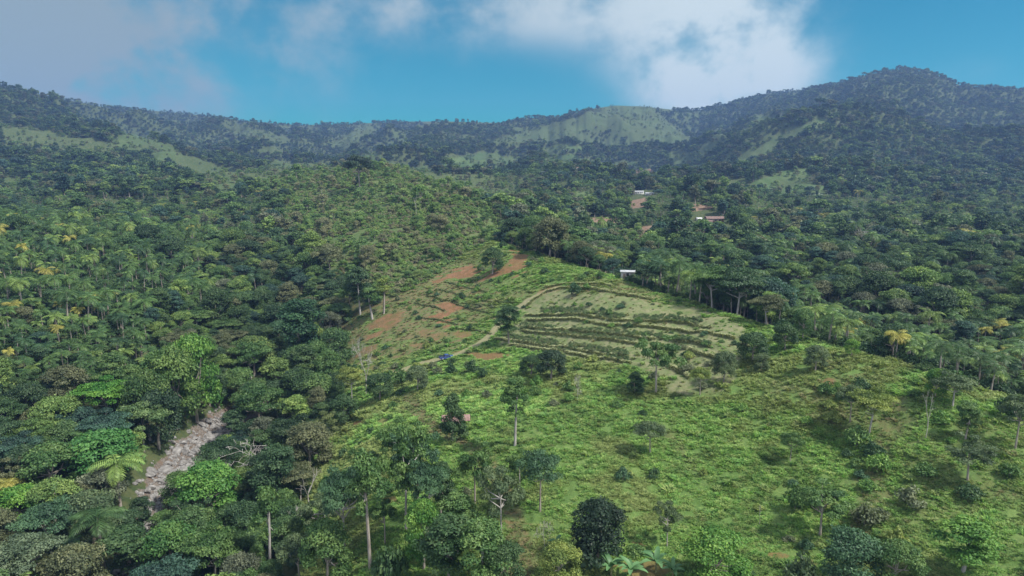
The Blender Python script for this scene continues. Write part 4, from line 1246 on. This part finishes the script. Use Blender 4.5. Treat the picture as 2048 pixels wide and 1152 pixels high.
# extra low scrub on the ridge and forest edges
xs, ys_ = jgrid(-260, 160, 250, 820, 3.4, r)
zs = H(xs, ys_); us, vs = uv_of(xs, ys_, zs); cs_ = cover(us, vs, ys_, xs)
k = (cs_ == 3) & ((zs + 2) / ys_ > gi(TMAX, xs / ys_, ys_) - .01) & (fbm(xs / 14, ys_ / 14, 3) > .40)
xs, ys_, zs = xs[k], ys_[k], zs[k]; nn_ = len(xs)
und = gn_scatter('undergrowth', np.stack([xs, ys_, zs + CAMZ - .3], 1), np.stack([np.zeros(nn_), np.zeros(nn_), r.uniform(0, 6.28, nn_)], 1),
   np.stack([r.uniform(.8, 1.7, nn_)] * 2 + [r.uniform(.7, 1.7, nn_)], 1), r.integers(0, 2, nn_),
   np.array([(.14, .225, .06), (.16, .21, .075), (.10, .175, .055), (.165, .165, .09)])[r.integers(0, 4, nn_)], [NEARI['bush1'], NEARI['bush2']], 'low light green undergrowth on the scrubby ridge')

ux, uy, ut, us_ = [], [], [], []
for ri, dv0, dv1, dn in ((1, -13, -2, 2.6), (3, -9, -1, 1.6), (5, -12, -2, 2.4), (6, -8, -1, 1.2), (4, -6, -1, .8)):
    rr_ = ROWS[ri]
    dn *= .48
    for k in range(int(dn * (rr_[-1][0] - rr_[0][0]))):
        if vnoise(np.array([k * .031 + ri * 7]), np.array([ri * 3.0]))[0] < .3: continue
        uu = rr_[0][0] + (rr_[-1][0] - rr_[0][0]) * k / (dn * (rr_[-1][0] - rr_[0][0])); vv = np.interp(uu, [q[0] for q in rr_], [q[1] for q in rr_]) + r.uniform(dv0, dv1)
        q = G2(uu, vv); ux.append(q[0]); uy.append(q[1]); us_.append(r.uniform(.2, .5)); ut.append([(.10, .15, .06), (.13, .16, .075), (.08, .13, .05)][int(r.integers(0, 3))])
ax, ay = jgrid(-330, 240, 150, 440, 4.4, r); az = H(ax, ay); au, av = uv_of(ax, ay, az); ac = cover(au, av, ay, ax)
kq = (ac == 1) & (np.abs(ax / ay) < .9); ax, ay = ax[kq], ay[kq]
for q, w in zip(ax, ay): ux.append(q); uy.append(w); us_.append(r.uniform(.9, 1.9)); ut.append([(.035, .075, .03), (.05, .095, .035), (.07, .12, .04)][int(r.integers(0, 3))])
ux, uy, us_ = np.array(ux), np.array(uy), np.array(us_); nq = len(ux)
gn_scatter('shrubbery', np.stack([ux, uy, H(ux, uy) + CAMZ - .1], 1), np.stack([np.zeros(nq), np.zeros(nq), r.uniform(0, 6.28, nq)], 1), np.stack([us_ * 1.1, us_ * 1.1, us_ * 1.15], 1), r.integers(0, 2, nq), np.array(ut), [NEARI['bush1'], NEARI['bush2']], 'low shrub bands on the terraces and undergrowth between the palms')

# ------------------------------------------------------------------ grass tussocks of the pasture
def make_tuft(seed, blades=34, h=.55, rad=.5):
    r2 = np.random.default_rng(seed); mb = MB()
    for i in range(blades):
        a = r2.uniform(0, 6.28); q = rad * r2.random() ** .5 * .7; lean = r2.uniform(.2, 1.0)
        b = np.array([math.cos(a) * q, math.sin(a) * q, 0]); d = np.array([math.cos(a), math.sin(a), 0]); sd = np.array([-math.sin(a), math.cos(a), 0]) * r2.uniform(.05, .10)
        hh = h * r2.uniform(.6, 1.25)
        m_ = b + d * lean * hh * .45 + np.array([0, 0, hh * .75]); t = b + d * lean * hh * 1.1 + np.array([0, 0, hh * r2.uniform(.5, 1.05)])
        vv = r2.uniform(.2, .85)
        mb.add(np.array([b - sd, b + sd, m_ + sd, m_ - sd]), [(0, 1, 2, 3)], 0, vv); mb.add(np.array([m_ - sd, m_ + sd, t + sd * .3, t - sd * .3]), [(0, 1, 2, 3)], 0, min(1, vv + .1))
    return mb.mesh('tuft', [GRASS_I])
TUFT = [make_tuft(91), make_tuft(92, 40, .7, .65), make_tuft(93, 26, .4, .6)]
gx, gy = [], []
for (a, b, sp_) in ((66, 150, .50), (150, 215, .68), (215, 360, 1.0)):
    q, w = jgrid(-.5 * b, 1.15 * b, a, b, sp_, r); gx.append(q); gy.append(w)
gx, gy = np.concatenate(gx), np.concatenate(gy)
gz = H(gx, gy); gu, gv = uv_of(gx, gy, gz); s_ = gx / gy
te_ = gi(TERR, s_, gy)
so_, tr_, dr_, pa_ = gi(SOIL, s_, gy), gi(TRK, s_, gy), gi(DRY, s_, gy), gi(past, s_, gy)
gn_ = fbm(gx / 2.5, gy / 2.5, 3); big_n = fbm(gx / 18 + 5, gy / 18, 3)
k = (pa_ > .5) & (r.random(len(gx)) > so_ * 1.1) & (tr_ < .4) & (np.abs(s_) < 1.12) & ((gz + .8) / gy > gi(TMAX, s_, gy) - .01) & (gn_ > .30) & ~((te_ > .5) & (r.random(len(gx)) < .86)) & (r.random(len(gx)) > dr_ * .55) & (gu < 2480) & (gv < 1330)
gx, gy, gz, dr_, gn_, big_n, gv = gx[k], gy[k], gz[k], dr_[k], gn_[k], big_n[k], gv[k]; m_ = len(gx)
print('tufts', m_)
lush = np.array([(.135, .27, .058), (.165, .295, .068), (.11, .23, .055), (.21, .30, .09)])[r.integers(0, 4, m_)]
dryc = np.array([(.11, .155, .055), (.10, .13, .045), (.17, .135, .075)])[r.integers(0, 3, m_)]
olive = np.array((.17, .205, .07))
w = np.clip(dr_ * 1.1 + r.normal(0, .15, m_), 0, 1)[:, None]; w2 = smooth(.47, .62, big_n)[:, None] * .75
lush *= (1 - .38 * smooth(.5, .7, fbm(gx / 7 + 50, gy / 5, 3)))[:, None] * (.8 + .4 * fbm(gx / 30, gy / 30 + 9, 2))[:, None]
gt = (lush * (1 - w2) + olive * w2) * (1 - w) + dryc * w
sc = np.clip(gy / 165, .72, 1.15) * (.46 + .8 * (gn_ - .3)) * r.uniform(.7, 1.35, m_) * (1 - .35 * dr_) * np.where(r.random(m_) < .04, 1.7, 1)
gn_scatter('grass', np.stack([gx, gy, gz + CAMZ - .05], 1), np.stack([r.normal(0, .1, m_), r.normal(0, .1, m_), r.uniform(0, 6.28, m_)], 1), np.stack([sc * 1.25, sc * 1.25, sc], 1), r.integers(0, 3, m_), gt, TUFT,
           'lush tussocky pasture grass over the whole slope')

# ------------------------------------------------------------------ bushes of the pasture (individuals)
bx_, by_ = jgrid(-80, 190, 85, 340, 4.0, r)
bz_ = H(bx_, by_); bu, bv = uv_of(bx_, by_, bz_); s_ = bx_ / by_
dens = np.zeros(len(bx_))
ZON = [((640, 840), (560, 800), .35), ((640, 800), (800, 1160), .30), ((800, 1060), (900, 1160), .28), ((1450, 1850), (1080, 1170), .45), ((1500, 1760), (950, 1100), .28), ((1600, 2048), (760, 870), .26),
       ((1820, 2048), (880, 1000), .16), ((1690, 1765), (870, 1090), .75), ((1040, 1130), (790, 850), .1), ((1000, 1430), (716, 790), .16), ((860, 1100), (700, 800), .22), ((1040, 1420), (605, 632), .34), ((1040, 1300), (640, 656), .28), ((1000, 1300), (668, 690), .38), ((1300, 1480), (665, 740), .22), ((740, 1000), (560, 710), .24),
       ((1100, 1500), (800, 1080), .016), ((1500, 1800), (760, 950), .035), ((1040, 1200), (540, 580), .3), ((600, 700), (700, 1100), .25), ((1800, 2048), (1000, 1160), .05), ((1000, 1500), (1080, 1160), .12), ((950, 1100), (480, 560), .3)]
for (a, b), (c0, c1), d in ZON: dens = np.maximum(dens, d * ((bu > a) & (bu < b) & (bv > c0) & (bv < c1)))
k = (gi(past, s_, by_) > .5) & (r.random(len(bx_)) < dens) & (gi(TRK, s_, by_) < .2) & (gi(SOIL, s_, by_) < .6) & ((bz_ + 1.5) / by_ > gi(TMAX, s_, by_) - .005)
hd = np.full(len(bx_), 9e9)
for (ox, oy, orr) in occ: hd = np.minimum(hd, np.hypot(bx_ - ox, by_ - oy) - orr)
tr3 = G2(895, 716); hd = np.minimum(hd, np.hypot(bx_ - tr3[0], by_ - tr3[1] - 1) - 4)
tl, _ = dist_poly(bx_, by_, TRAIL); k &= tl > 2.2
k &= hd > .8
kk = np.nonzero(k)[0]
if len(kk) > 300: kk = r.choice(kk, 300, replace=False)
print('bushes', len(kk))
def bregion(u, v):
    if u < 850 and v < 720: return 'on the bare brown slope left of the track'
    if u < 720: return 'along the left edge of the pasture'
    if 1000 < u < 1500 and v < 735 and v > 600: return 'on the terraces'
    if v < 600: return 'near the top of the red scarred hill'
    if u < 1110 and v < 810: return 'below the red clearing'
    if u < 1110: return 'in the grove by the trail'
    if u > 1500 and v > 1075: return 'in the thicket along the bottom red bank'
    if u > 1500 and v > 930: return 'on the lower right pasture'
    if u > 1500: return 'on the crest slope at the right'
    if v < 800: return 'at the foot of the terraces'
    if v > 1075: return 'near the banana plants'
    return 'in the middle of the pasture'
bt = [((.045, .09, .035), 'dark green'), ((.08, .15, .042), 'mid-green'), ((.12, .22, .05), 'bright green'), ((.19, .24, .065), 'yellow-green'), ((.125, .15, .08), 'grey-green'), ((.06, .125, .06), 'blue-green')]
items = []
for i in kk:
    t = bt[int(r.choice(6, p=[.22, .24, .18, .12, .16, .08]))]
    sz = r.uniform(.55, 1.35) * (1.25 if bv[i] > 1060 or bu[i] > 1600 else (.75 if 600 < bv[i] < 720 else .95))
    items.append((bu[i], ['%s %s bush %s' % (('small', 'knee-high', 'large')[0 if sz < .8 else (2 if sz > 1.2 else 1)] if sz < .8 or sz > 1.2 else 'rounded', t[1], bregion(bu[i], bv[i]))], i, t[0], sz))
number_labels(items)
for (uu, lab, i, t, sz) in items:
    key = 'bush%d' % int(r.integers(1, 4))
    add_plant('bush', key, bx_[i], by_[i], bz_[i], 1.9 * sz * r.uniform(.8, 1.5), 3.4 * sz, t, lab[0], 'bush', 'bushes scattered over the pasture', sink=.2, leafname='foliage')

# ------------------------------------------------------------------ grass hedges on the terrace edges
hl = ['curved grass hedge around the top terrace', 'grass hedge under the shrub band, second terrace edge', 'grass hedge of the third terrace edge running to the right end', 'grass hedge along the middle terrace',
      'short grass hedge just under the middle one', 'grass hedge starting at the dirt track, lowest but one', 'lowest long grass hedge of the terraces', 'short grass hedge at the right behind the tall tree',
      'curved grass hedge right of the tall tree trunk', 'faint grass line on the bare slope, middle one', 'faint grass line on the bare slope, upper one', 'faint grass line on the bare slope, lower one', 'thin grass hedge above the curved top one', 'short grass line crossing the lower left of the bare slope', 'highest grass line, just under the red scars', 'short grass line beside the lower end of the dirt track', 'slanting grass line down the middle of the bare slope', 'short grass line left of the upper dirt track']
for hi, rp in enumerate(ROWP):
    r2 = np.random.default_rng(200 + hi); P = np.array(rp)[:, :2]
    seg = np.hypot(*np.diff(P, axis=0).T); cum = np.concatenate([[0], np.cumsum(seg)]); L = cum[-1]
    faint = hi >= 9 and hi != 12
    nb = int(L * (80 if not faint else 30)); t = r2.uniform(0, L, nb)
    gap = fbm(t / 2.2 + hi * 9, np.full(nb, hi * 3.3), 2); t = t[gap > .17]; nb = len(t)
    hx = np.interp(t, cum, P[:, 0]) + r2.normal(0, .22, nb); hy = np.interp(t, cum, P[:, 1]) + r2.normal(0, .22, nb)
    hz = H(hx, hy) + CAMZ - .15
    hh = (.72 if not faint else .5) * r2.uniform(.6, 1.25, nb) * (.75 + .5 * fbm(t / 3 + 7, np.full(nb, hi * 1.1), 2)); a = r2.uniform(0, 6.28, nb)
    d = np.stack([np.cos(a), np.sin(a) * 1.2 - .3, np.zeros(nb)], 1); sd = np.stack([-np.sin(a), np.cos(a), np.zeros(nb)], 1) * .09
    b = np.stack([hx, hy, hz], 1); up = np.zeros((nb, 3)); up[:, 2] = hh
    m1 = b + d * .25 * hh[:, None] + up * .7; t1 = b + d * .7 * hh[:, None] + up * .95
    vv = np.stack([b - sd, b + sd, m1 + sd, m1 - sd, m1 - sd, m1 + sd, t1 + sd * .3, t1 - sd * .3], 1).reshape(-1, 3)
    org = np.array([hx.mean(), hy.mean(), hz.mean()])
    me = mesh_np('grass_hedge', vv - org, np.arange(len(vv)).reshape(-1, 4), [GRASS_O], None, {'var': np.repeat(np.clip(r2.normal(.5, .22, nb), 0, 1), 8)})
    o = link('grass_hedge', me, None, org, color=(.28, .30, .16) if not faint else (.10, .13, .06)); tag(o, hl[hi], 'grass hedge')

# ------------------------------------------------------------------ river boulders
import bmesh
def rock_mesh(seed):
    bm = bmesh.new(); bmesh.ops.create_icosphere(bm, subdivisions=2, radius=1)
    r2 = random.Random(seed); offs = [Vector((r2.uniform(-1, 1), r2.uniform(-1, 1), r2.uniform(-1, 1))).normalized() for _ in range(9)]; lim = [r2.uniform(.55, .9) for _ in offs]
    for v_ in bm.verts:
        for o_, l_ in zip(offs, lim):
            q = v_.co.dot(o_)
            if q > l_: v_.co -= o_ * (q - l_)
        v_.co.z *= .8
    me = bpy.data.meshes.new('boulder'); bm.to_mesh(me); bm.free(); me.materials.append(ROCKM); return me
ROCKS = [rock_mesh(i) for i in range(6)]
RP = np.array(RIV)[:, :2]; seg = np.hypot(*np.diff(RP, axis=0).T); cum = np.concatenate([[0], np.cumsum(seg)])
cnt = 0; stones = []; bo = []
for k in range(2400):
    t = r.uniform(0, cum[-1]); px_ = np.interp(t, cum, RP[:, 0]) + r.normal(0, 2.7); py_ = np.interp(t, cum, RP[:, 1]) + r.normal(0, 1.5)
    zz = float(H(px_, py_)); uu, vv_ = uv_of(px_, py_, zz)
    if not (780 < vv_ < 1170 and 230 < uu < 480): continue
    sz = .32 + 1.15 * r.random() ** 2.2
    if cnt < 230 and sz > .5:
        sc_ = sz * 1.15
        o = link('boulder', ROCKS[int(r.integers(0, 6))], None, (px_, py_, zz + CAMZ + sz * .12), (r.normal(0, .2), r.normal(0, .2), r.uniform(0, 6)), (sc_ * r.uniform(.9, 1.6), sc_, sc_ * r.uniform(.7, 1.1)))
        tag(o, None, 'boulder', 'grey boulders of the river bed'); cnt += 1; bo.append((uu, ['%s grey boulder in %s of the stony river' % ('big' if sz > .9 else ('middling' if sz > .68 else 'small'), 'the upper end' if vv_ < 850 else ('the wide middle' if vv_ < 900 else ('the bend' if vv_ < 960 else ('the narrow stretch' if vv_ < 1050 else 'the lowest part'))))], o))
    else: stones.append((px_, py_, zz + CAMZ, sz * .7))
number_labels(bo)
for q in bo: q[2]['label'] = q[1][0]
stones = np.array(stones)
gn_scatter('river_stones', stones[:, :3], np.stack([r.normal(0, .3, len(stones)), r.normal(0, .3, len(stones)), r.uniform(0, 6, len(stones))], 1), np.stack([stones[:, 3]] * 3, 1), r.integers(0, 3, len(stones)), np.ones((len(stones), 3)), ROCKS[:3], 'smaller grey stones filling the river bed')
print('boulders', cnt, len(stones))

# ------------------------------------------------------------------ buildings
M_WHITE = noise_mat('white_wall', (.62, .61, .58), (.78, .77, .75), 1.2, bump=.05)
M_GREY = noise_mat('grey_boards', (.26, .25, .24), (.42, .41, .39), 1.5, bump=.2, stretch=(6, 6, .6))
M_ZINC = noise_mat('zinc_roof', (.30, .31, .32), (.46, .47, .48), 1.0, rough=.45, bump=.1, metallic=.3)
M_RUST = noise_mat('rusty_roof', (.14, .085, .075), (.24, .155, .135), 1.4, rough=.75, bump=.15)
M_BROWN = noise_mat('brown_roof', (.11, .07, .06), (.19, .13, .115), 1.0, rough=.8, bump=.1)
M_WOOD = noise_mat('wood_post', (.13, .10, .075), (.24, .19, .15), 3)
M_DARK = noise_mat('dark_opening', (.015, .016, .018), (.03, .03, .032), 1, rough=.3, bump=0)
def prt(name, fn, mat, parent, smooth_sh=False):
    mb = MB(); fn(mb); return link(name, mb.mesh(name, [mat], smooth_sh), parent)
def roof_fn(w, d, h0, rise, over=.4, th=.12, ridged_=True):
    """gable roof, ridge along x"""
    def fn(mb):
        W, D = w / 2 + over, d / 2 + over
        ny = 1
        for s_ in (-1, 1):
            n_ = max(4, int(W * 2 / .45)); xs_ = np.linspace(-W, W, n_ + 1); vt = []
            for k, xx_ in enumerate(xs_):
                cr_ = .04 * (k % 2)
                vt += [(xx_, s_ * D, h0 - over * rise / (d / 2) + cr_), (xx_, 0, h0 + rise + cr_)]
            top = np.array(vt); bot = top - np.array([0, 0, th]); nn2 = len(top); f = []
            for k in range(n_):
                a = 2 * k; f += [(a, a + 2, a + 3, a + 1), (nn2 + a, nn2 + a + 1, nn2 + a + 3, nn2 + a + 2), (a, nn2 + a, nn2 + a + 2, a + 2)]
            f += [(0, 1, nn2 + 1, nn2), (nn2 - 2, 2 * nn2 - 2, 2 * nn2 - 1, nn2 - 1)]
            mb.add(np.concatenate([top, bot]), f)
    return fn
def house(u, v, w, d, h, rise, rz, wallm, roofm, label, name='house', stilts=0, nwin=3, ymin=60, door=True, cat='house', yfix=None):
    p_ = G2(u, v, ymin) if yfix is None else np.array([s_of(u, v) * yfix, yfix, float(H(s_of(u, v) * yfix, yfix))])
    root = bpy.data.objects.new(name, None); COL.objects.link(root)
    root.location = (p_[0], p_[1], p_[2] + CAMZ - .1); root.rotation_euler = (0, 0, rz)
    b = stilts
    prt('wall', lambda mb: mb.box((0, 0, b + h / 2 - .25), (w, d, h + .5)), wallm, root)
    if stilts:
        for sx in (-1, 1):
            for sy in (-1, 1):
                prt('post', lambda mb: mb.box((sx * (w / 2 - .2), sy * (d / 2 - .2), b / 2 - .45), (.22, .22, b + .4)), M_WOOD, root)
    prt('roof', roof_fn(w, d, b + h, rise), roofm, root)
    for i in range(nwin):
        xx_ = -w / 2 + (i + .5 + (.5 if door else 0)) * w / (nwin + (1 if door else 0))
        wd = prt('window', lambda mb: mb.box((xx_, -d / 2 - .02, b + h * .58), (w / (nwin + 1) * .42, .06, h * .36)), M_DARK, root)
        prt('sill', lambda mb: mb.box((xx_, -d / 2 - .08, b + h * .38), (w / (nwin + 1) * .5, .14, .07)), wallm, wd)
    if door:
        prt('door', lambda mb: mb.box((-w / 2 + w / (nwin + 1) * .5, -d / 2 - .02, b + h * .36), (min(1.0, w * .18), .06, h * .7)), M_WOOD, root)
    tag(root, label, cat)
    return root
sh = G2(912, 852)
# rusty roofed open shed in the pasture
root = bpy.data.objects.new('open_shed', None); COL.objects.link(root); root.location = (sh[0], sh[1], sh[2] + CAMZ - .1); root.rotation_euler = (0, 0, .08)
prt('roof', roof_fn(6.4, 3.4, 2.2, .7, .4), M_RUST, root)
for sx in (-1, 1):
    for sy in (-1, 1): prt('post', lambda mb: mb.box((sx * 3.0, sy * 1.5, 1.05), (.16, .16, 2.3)), M_WOOD, root)
for sy in (-1, 1): prt('beam', lambda mb: mb.box((0, sy * 1.5, 2.08), (6.2, .12, .14)), M_WOOD, root)
tag(root, 'small open shed with a rusty red sheet roof half hidden by a dark tree', 'shed')
house(1255, 552, 5.2, 3.6, 2.7, .35, -.15, M_GREY, M_ZINC, 'small grey board hut on stilts just beyond the terraces', 'hut', 1.7, 1, cat='hut', yfix=266)
house(1276, 389, 13, 7, 3.8, .8, .02, M_WHITE, M_ZINC, 'long white two-storey building on the far palm covered hill', 'house', 0, 5, ymin=560)
house(1299, 390, 10, 6, 2.2, .7, .0, M_WHITE, M_ZINC, 'low pale annex with a white roof right of the long white building', 'outbuilding', 0, 3, ymin=560, cat='outbuilding')
house(1428, 444, 14, 7, 3.0, 1.6, .05, M_WOOD, M_BROWN, 'dark farmhouse with a large brown roof in the middle distance', 'house', 0, 3, ymin=400)
house(1412, 448, 9, 5, 2.4, .8, -.1, M_GREY, M_BROWN, 'lower brown roofed lean-to in front of the dark farmhouse', 'outbuilding', 0, 2, ymin=400, cat='outbuilding')
house(1397, 441, 5, 4, 2.2, .6, .3, M_WHITE, M_ZINC, 'tiny white roofed shed left of the dark farmhouse', 'outbuilding', 0, 1, ymin=400, cat='outbuilding')
house(1419, 349, 9, 6, 3.2, .9, 0, M_WHITE, M_ZINC, 'small white house at the foot of the long green spur', 'house', 0, 2, ymin=700)
house(1447, 386, 7, 5, 2.8, .8, .1, M_WHITE, M_ZINC, 'small white house below the bright triangular meadow', 'house', 0, 2, ymin=600)
house(1153, 340, 12, 7, 3.2, 1.0, 0, M_WHITE, M_RUST, 'white house with reddish eaves between two green mounds', 'house', 0, 2, ymin=700)
house(1130, 305, 10, 7, 3.2, 1.0, 0, M_WHITE, M_ZINC, 'tiny white house on the far central hill', 'house', 0, 2, ymin=900)
house(1083, 348, 9, 6, 3.0, .8, 0, M_WHITE, M_ZINC, 'tiny pale house at the lower left of the right green mound', 'house', 0, 2, ymin=700)
house(982, 344, 9, 6, 3.0, .8, 0, M_WHITE, M_ZINC, 'tiny pale house below the left green mound', 'house', 0, 2, ymin=700)
# fence along the bottom of the far meadow
fp = [G2(uu, 391.5, 600) for uu in np.linspace(1566, 1662, 25)]
root = bpy.data.objects.new('fence', None); COL.objects.link(root); fo = fp[12]; root.location = (fo[0], fo[1], fo[2] + CAMZ)
for q in fp: prt('post', lambda mb: mb.box((q[0] - fo[0], q[1] - fo[1], q[2] - fo[2] + .8), (.3, .3, 2.2)), M_WHITE, root)
prt('rail', lambda mb: mb.tube([(q[0] - fo[0], q[1] - fo[1], q[2] - fo[2] + 1.3) for q in fp], [.05] * 25, 4), M_WHITE, root)
tag(root, 'pale post fence along the bottom of the bright triangular meadow', 'fence')

# ------------------------------------------------------------------ blue pickup
M_BLUE = noise_mat('blue_paint', (.035, .06, .17), (.05, .08, .22), 2, rough=.25, bump=0)
M_TYRE = noise_mat('tyre', (.012, .012, .012), (.03, .03, .03), 5)
M_CHROME = noise_mat('chrome', (.5, .5, .5), (.6, .6, .6), 3, rough=.25, bump=0, metallic=.8)
M_GLASS = noise_mat('car_glass', (.02, .03, .04), (.03, .04, .05), 2, rough=.08, bump=0)
M_LAMP = noise_mat('lamp_glass', (.7, .7, .68), (.8, .8, .78), 2, rough=.1, bump=0)
M_TAIL = noise_mat('tail_glass', (.4, .02, .02), (.45, .03, .03), 2, rough=.1, bump=0)
tp = G2(893, 719)
tk = bpy.data.objects.new('pickup_truck', None); COL.objects.link(tk)
tk.location = (tp[0], tp[1], tp[2] + CAMZ + .02); tk.rotation_euler = (0, 0, R(22))
def prism(mb, prof, w0, w1=None, m=0):
    """profile in x,z extruded across y; w per vertex"""
    n_ = len(prof); w = [w0] * n_ if w1 is None else w1
    L_ = np.array([(p[0], -w[i] / 2, p[1]) for i, p in enumerate(prof)]); Rr = np.array([(p[0], w[i] / 2, p[1]) for i, p in enumerate(prof)])
    f = [(i, (i + 1) % n_, n_ + (i + 1) % n_, n_ + i) for i in range(n_)]
    mb.add(np.concatenate([L_, Rr]), f, m)
    c0 = L_.mean(0); c1 = Rr.mean(0)
    mb.add(np.concatenate([L_, [c0]]), [((i + 1) % n_, i, n_) for i in range(n_)], m)
    mb.add(np.concatenate([Rr, [c1]]), [(i, (i + 1) % n_, n_) for i in range(n_)], m)
prt('body', lambda mb: (prism(mb, [(2.6, .45), (2.65, .85), (2.5, 1.08), (1.2, 1.2), (-.75, 1.2), (-.75, .45)], 1.8),
                        mb.box((-1.65, .86, .88), (1.8, .08, .64)), mb.box((-1.65, -.86, .88), (1.8, .08, .64)), mb.box((-2.55, 0, .88), (.08, 1.8, .64)), mb.box((-1.65, 0, .6), (1.8, 1.64, .1))), M_BLUE, tk)
prt('cab', lambda mb: prism(mb, [(1.25, 1.2), (.55, 1.76), (-.55, 1.78), (-.78, 1.2)], 1.6, [1.72, 1.4, 1.4, 1.7]), M_BLUE, tk)
prt('windscreen', lambda mb: mb.add([(1.2, -.72, 1.25), (1.2, .72, 1.25), (.62, .62, 1.73), (.62, -.62, 1.73)], [(0, 1, 2, 3)]), M_GLASS, tk).location = (.03, 0, .03)
for s_ in (-1, 1):
    prt('side_window', lambda mb: mb.add([(1.0, s_ * .88, 1.27), (-.62, s_ * .88, 1.27), (-.48, s_ * .745, 1.7), (.55, s_ * .745, 1.7)], [(0, 1, 2, 3)]), M_GLASS, tk)
    prt('headlight', lambda mb: mb.box((2.62, s_ * .68, .92), (.1, .32, .18)), M_LAMP, tk)
    prt('tail_light', lambda mb: mb.box((-2.6, s_ * .8, .98), (.06, .14, .3)), M_TAIL, tk)
    prt('mirror', lambda mb: mb.box((.95, s_ * 1.0, 1.3), (.12, .22, .18)), M_DARK, tk)
    for xx_ in (1.65, -1.6):
        w_ = prt('wheel', lambda mb: mb.tube([(xx_, s_ * .72, .36), (xx_, s_ * .76, .36), (xx_, s_ * .92, .36), (xx_, s_ * .95, .36)], [.30, .37, .37, .28], 14), M_TYRE, tk)
        prt('rim', lambda mb: mb.tube([(xx_, s_ * .90, .36), (xx_, s_ * .955, .36), (xx_, s_ * .96, .36)], [.22, .22, .01], 10), M_CHROME, w_)
prt('bumper', lambda mb: mb.box((2.68, 0, .55), (.14, 1.7, .2)), M_CHROME, tk)
prt('grille', lambda mb: mb.box((2.63, 0, .82), (.08, .95, .24)), M_DARK, tk)
prt('roll_bar', lambda mb: mb.tube([(-.95, -.8, 1.2), (-.95, -.72, 1.72), (-.95, .72, 1.72), (-.95, .8, 1.2)], [.05] * 4, 6), M_DARK, tk)
prt('bed_cover', lambda mb: mb.box((-1.7, 0, 1.12), (1.6, 1.5, .12)), M_DARK, tk)
tag(tk, 'blue pickup truck parked on the dirt track beside the red clearing', 'pickup truck')

# ------------------------------------------------------------------ haze
hm, n, l, out = new_mat('haze')
pv = N(n, 'ShaderNodeVolumePrincipled')
pv.inputs['Color'].default_value = (.26, .44, .85, 1); pv.inputs['Density'].default_value = .00013; pv.inputs['Anisotropy'].default_value = .2
l.new(pv.outputs[0], out.inputs['Volume'])
top = max(float(Z.max()) + CAMZ + 30, CAMZ + 20); bot = float(Z.min()) + CAMZ - 1
mb = MB(); mb.box((0, 1950, (top + bot) / 2), (15200, 4500, top - bot))
hz_o = link('haze', mb.mesh('haze', [hm])); tag(hz_o, 'thin bluish haze filling the valley air', kind='stuff')
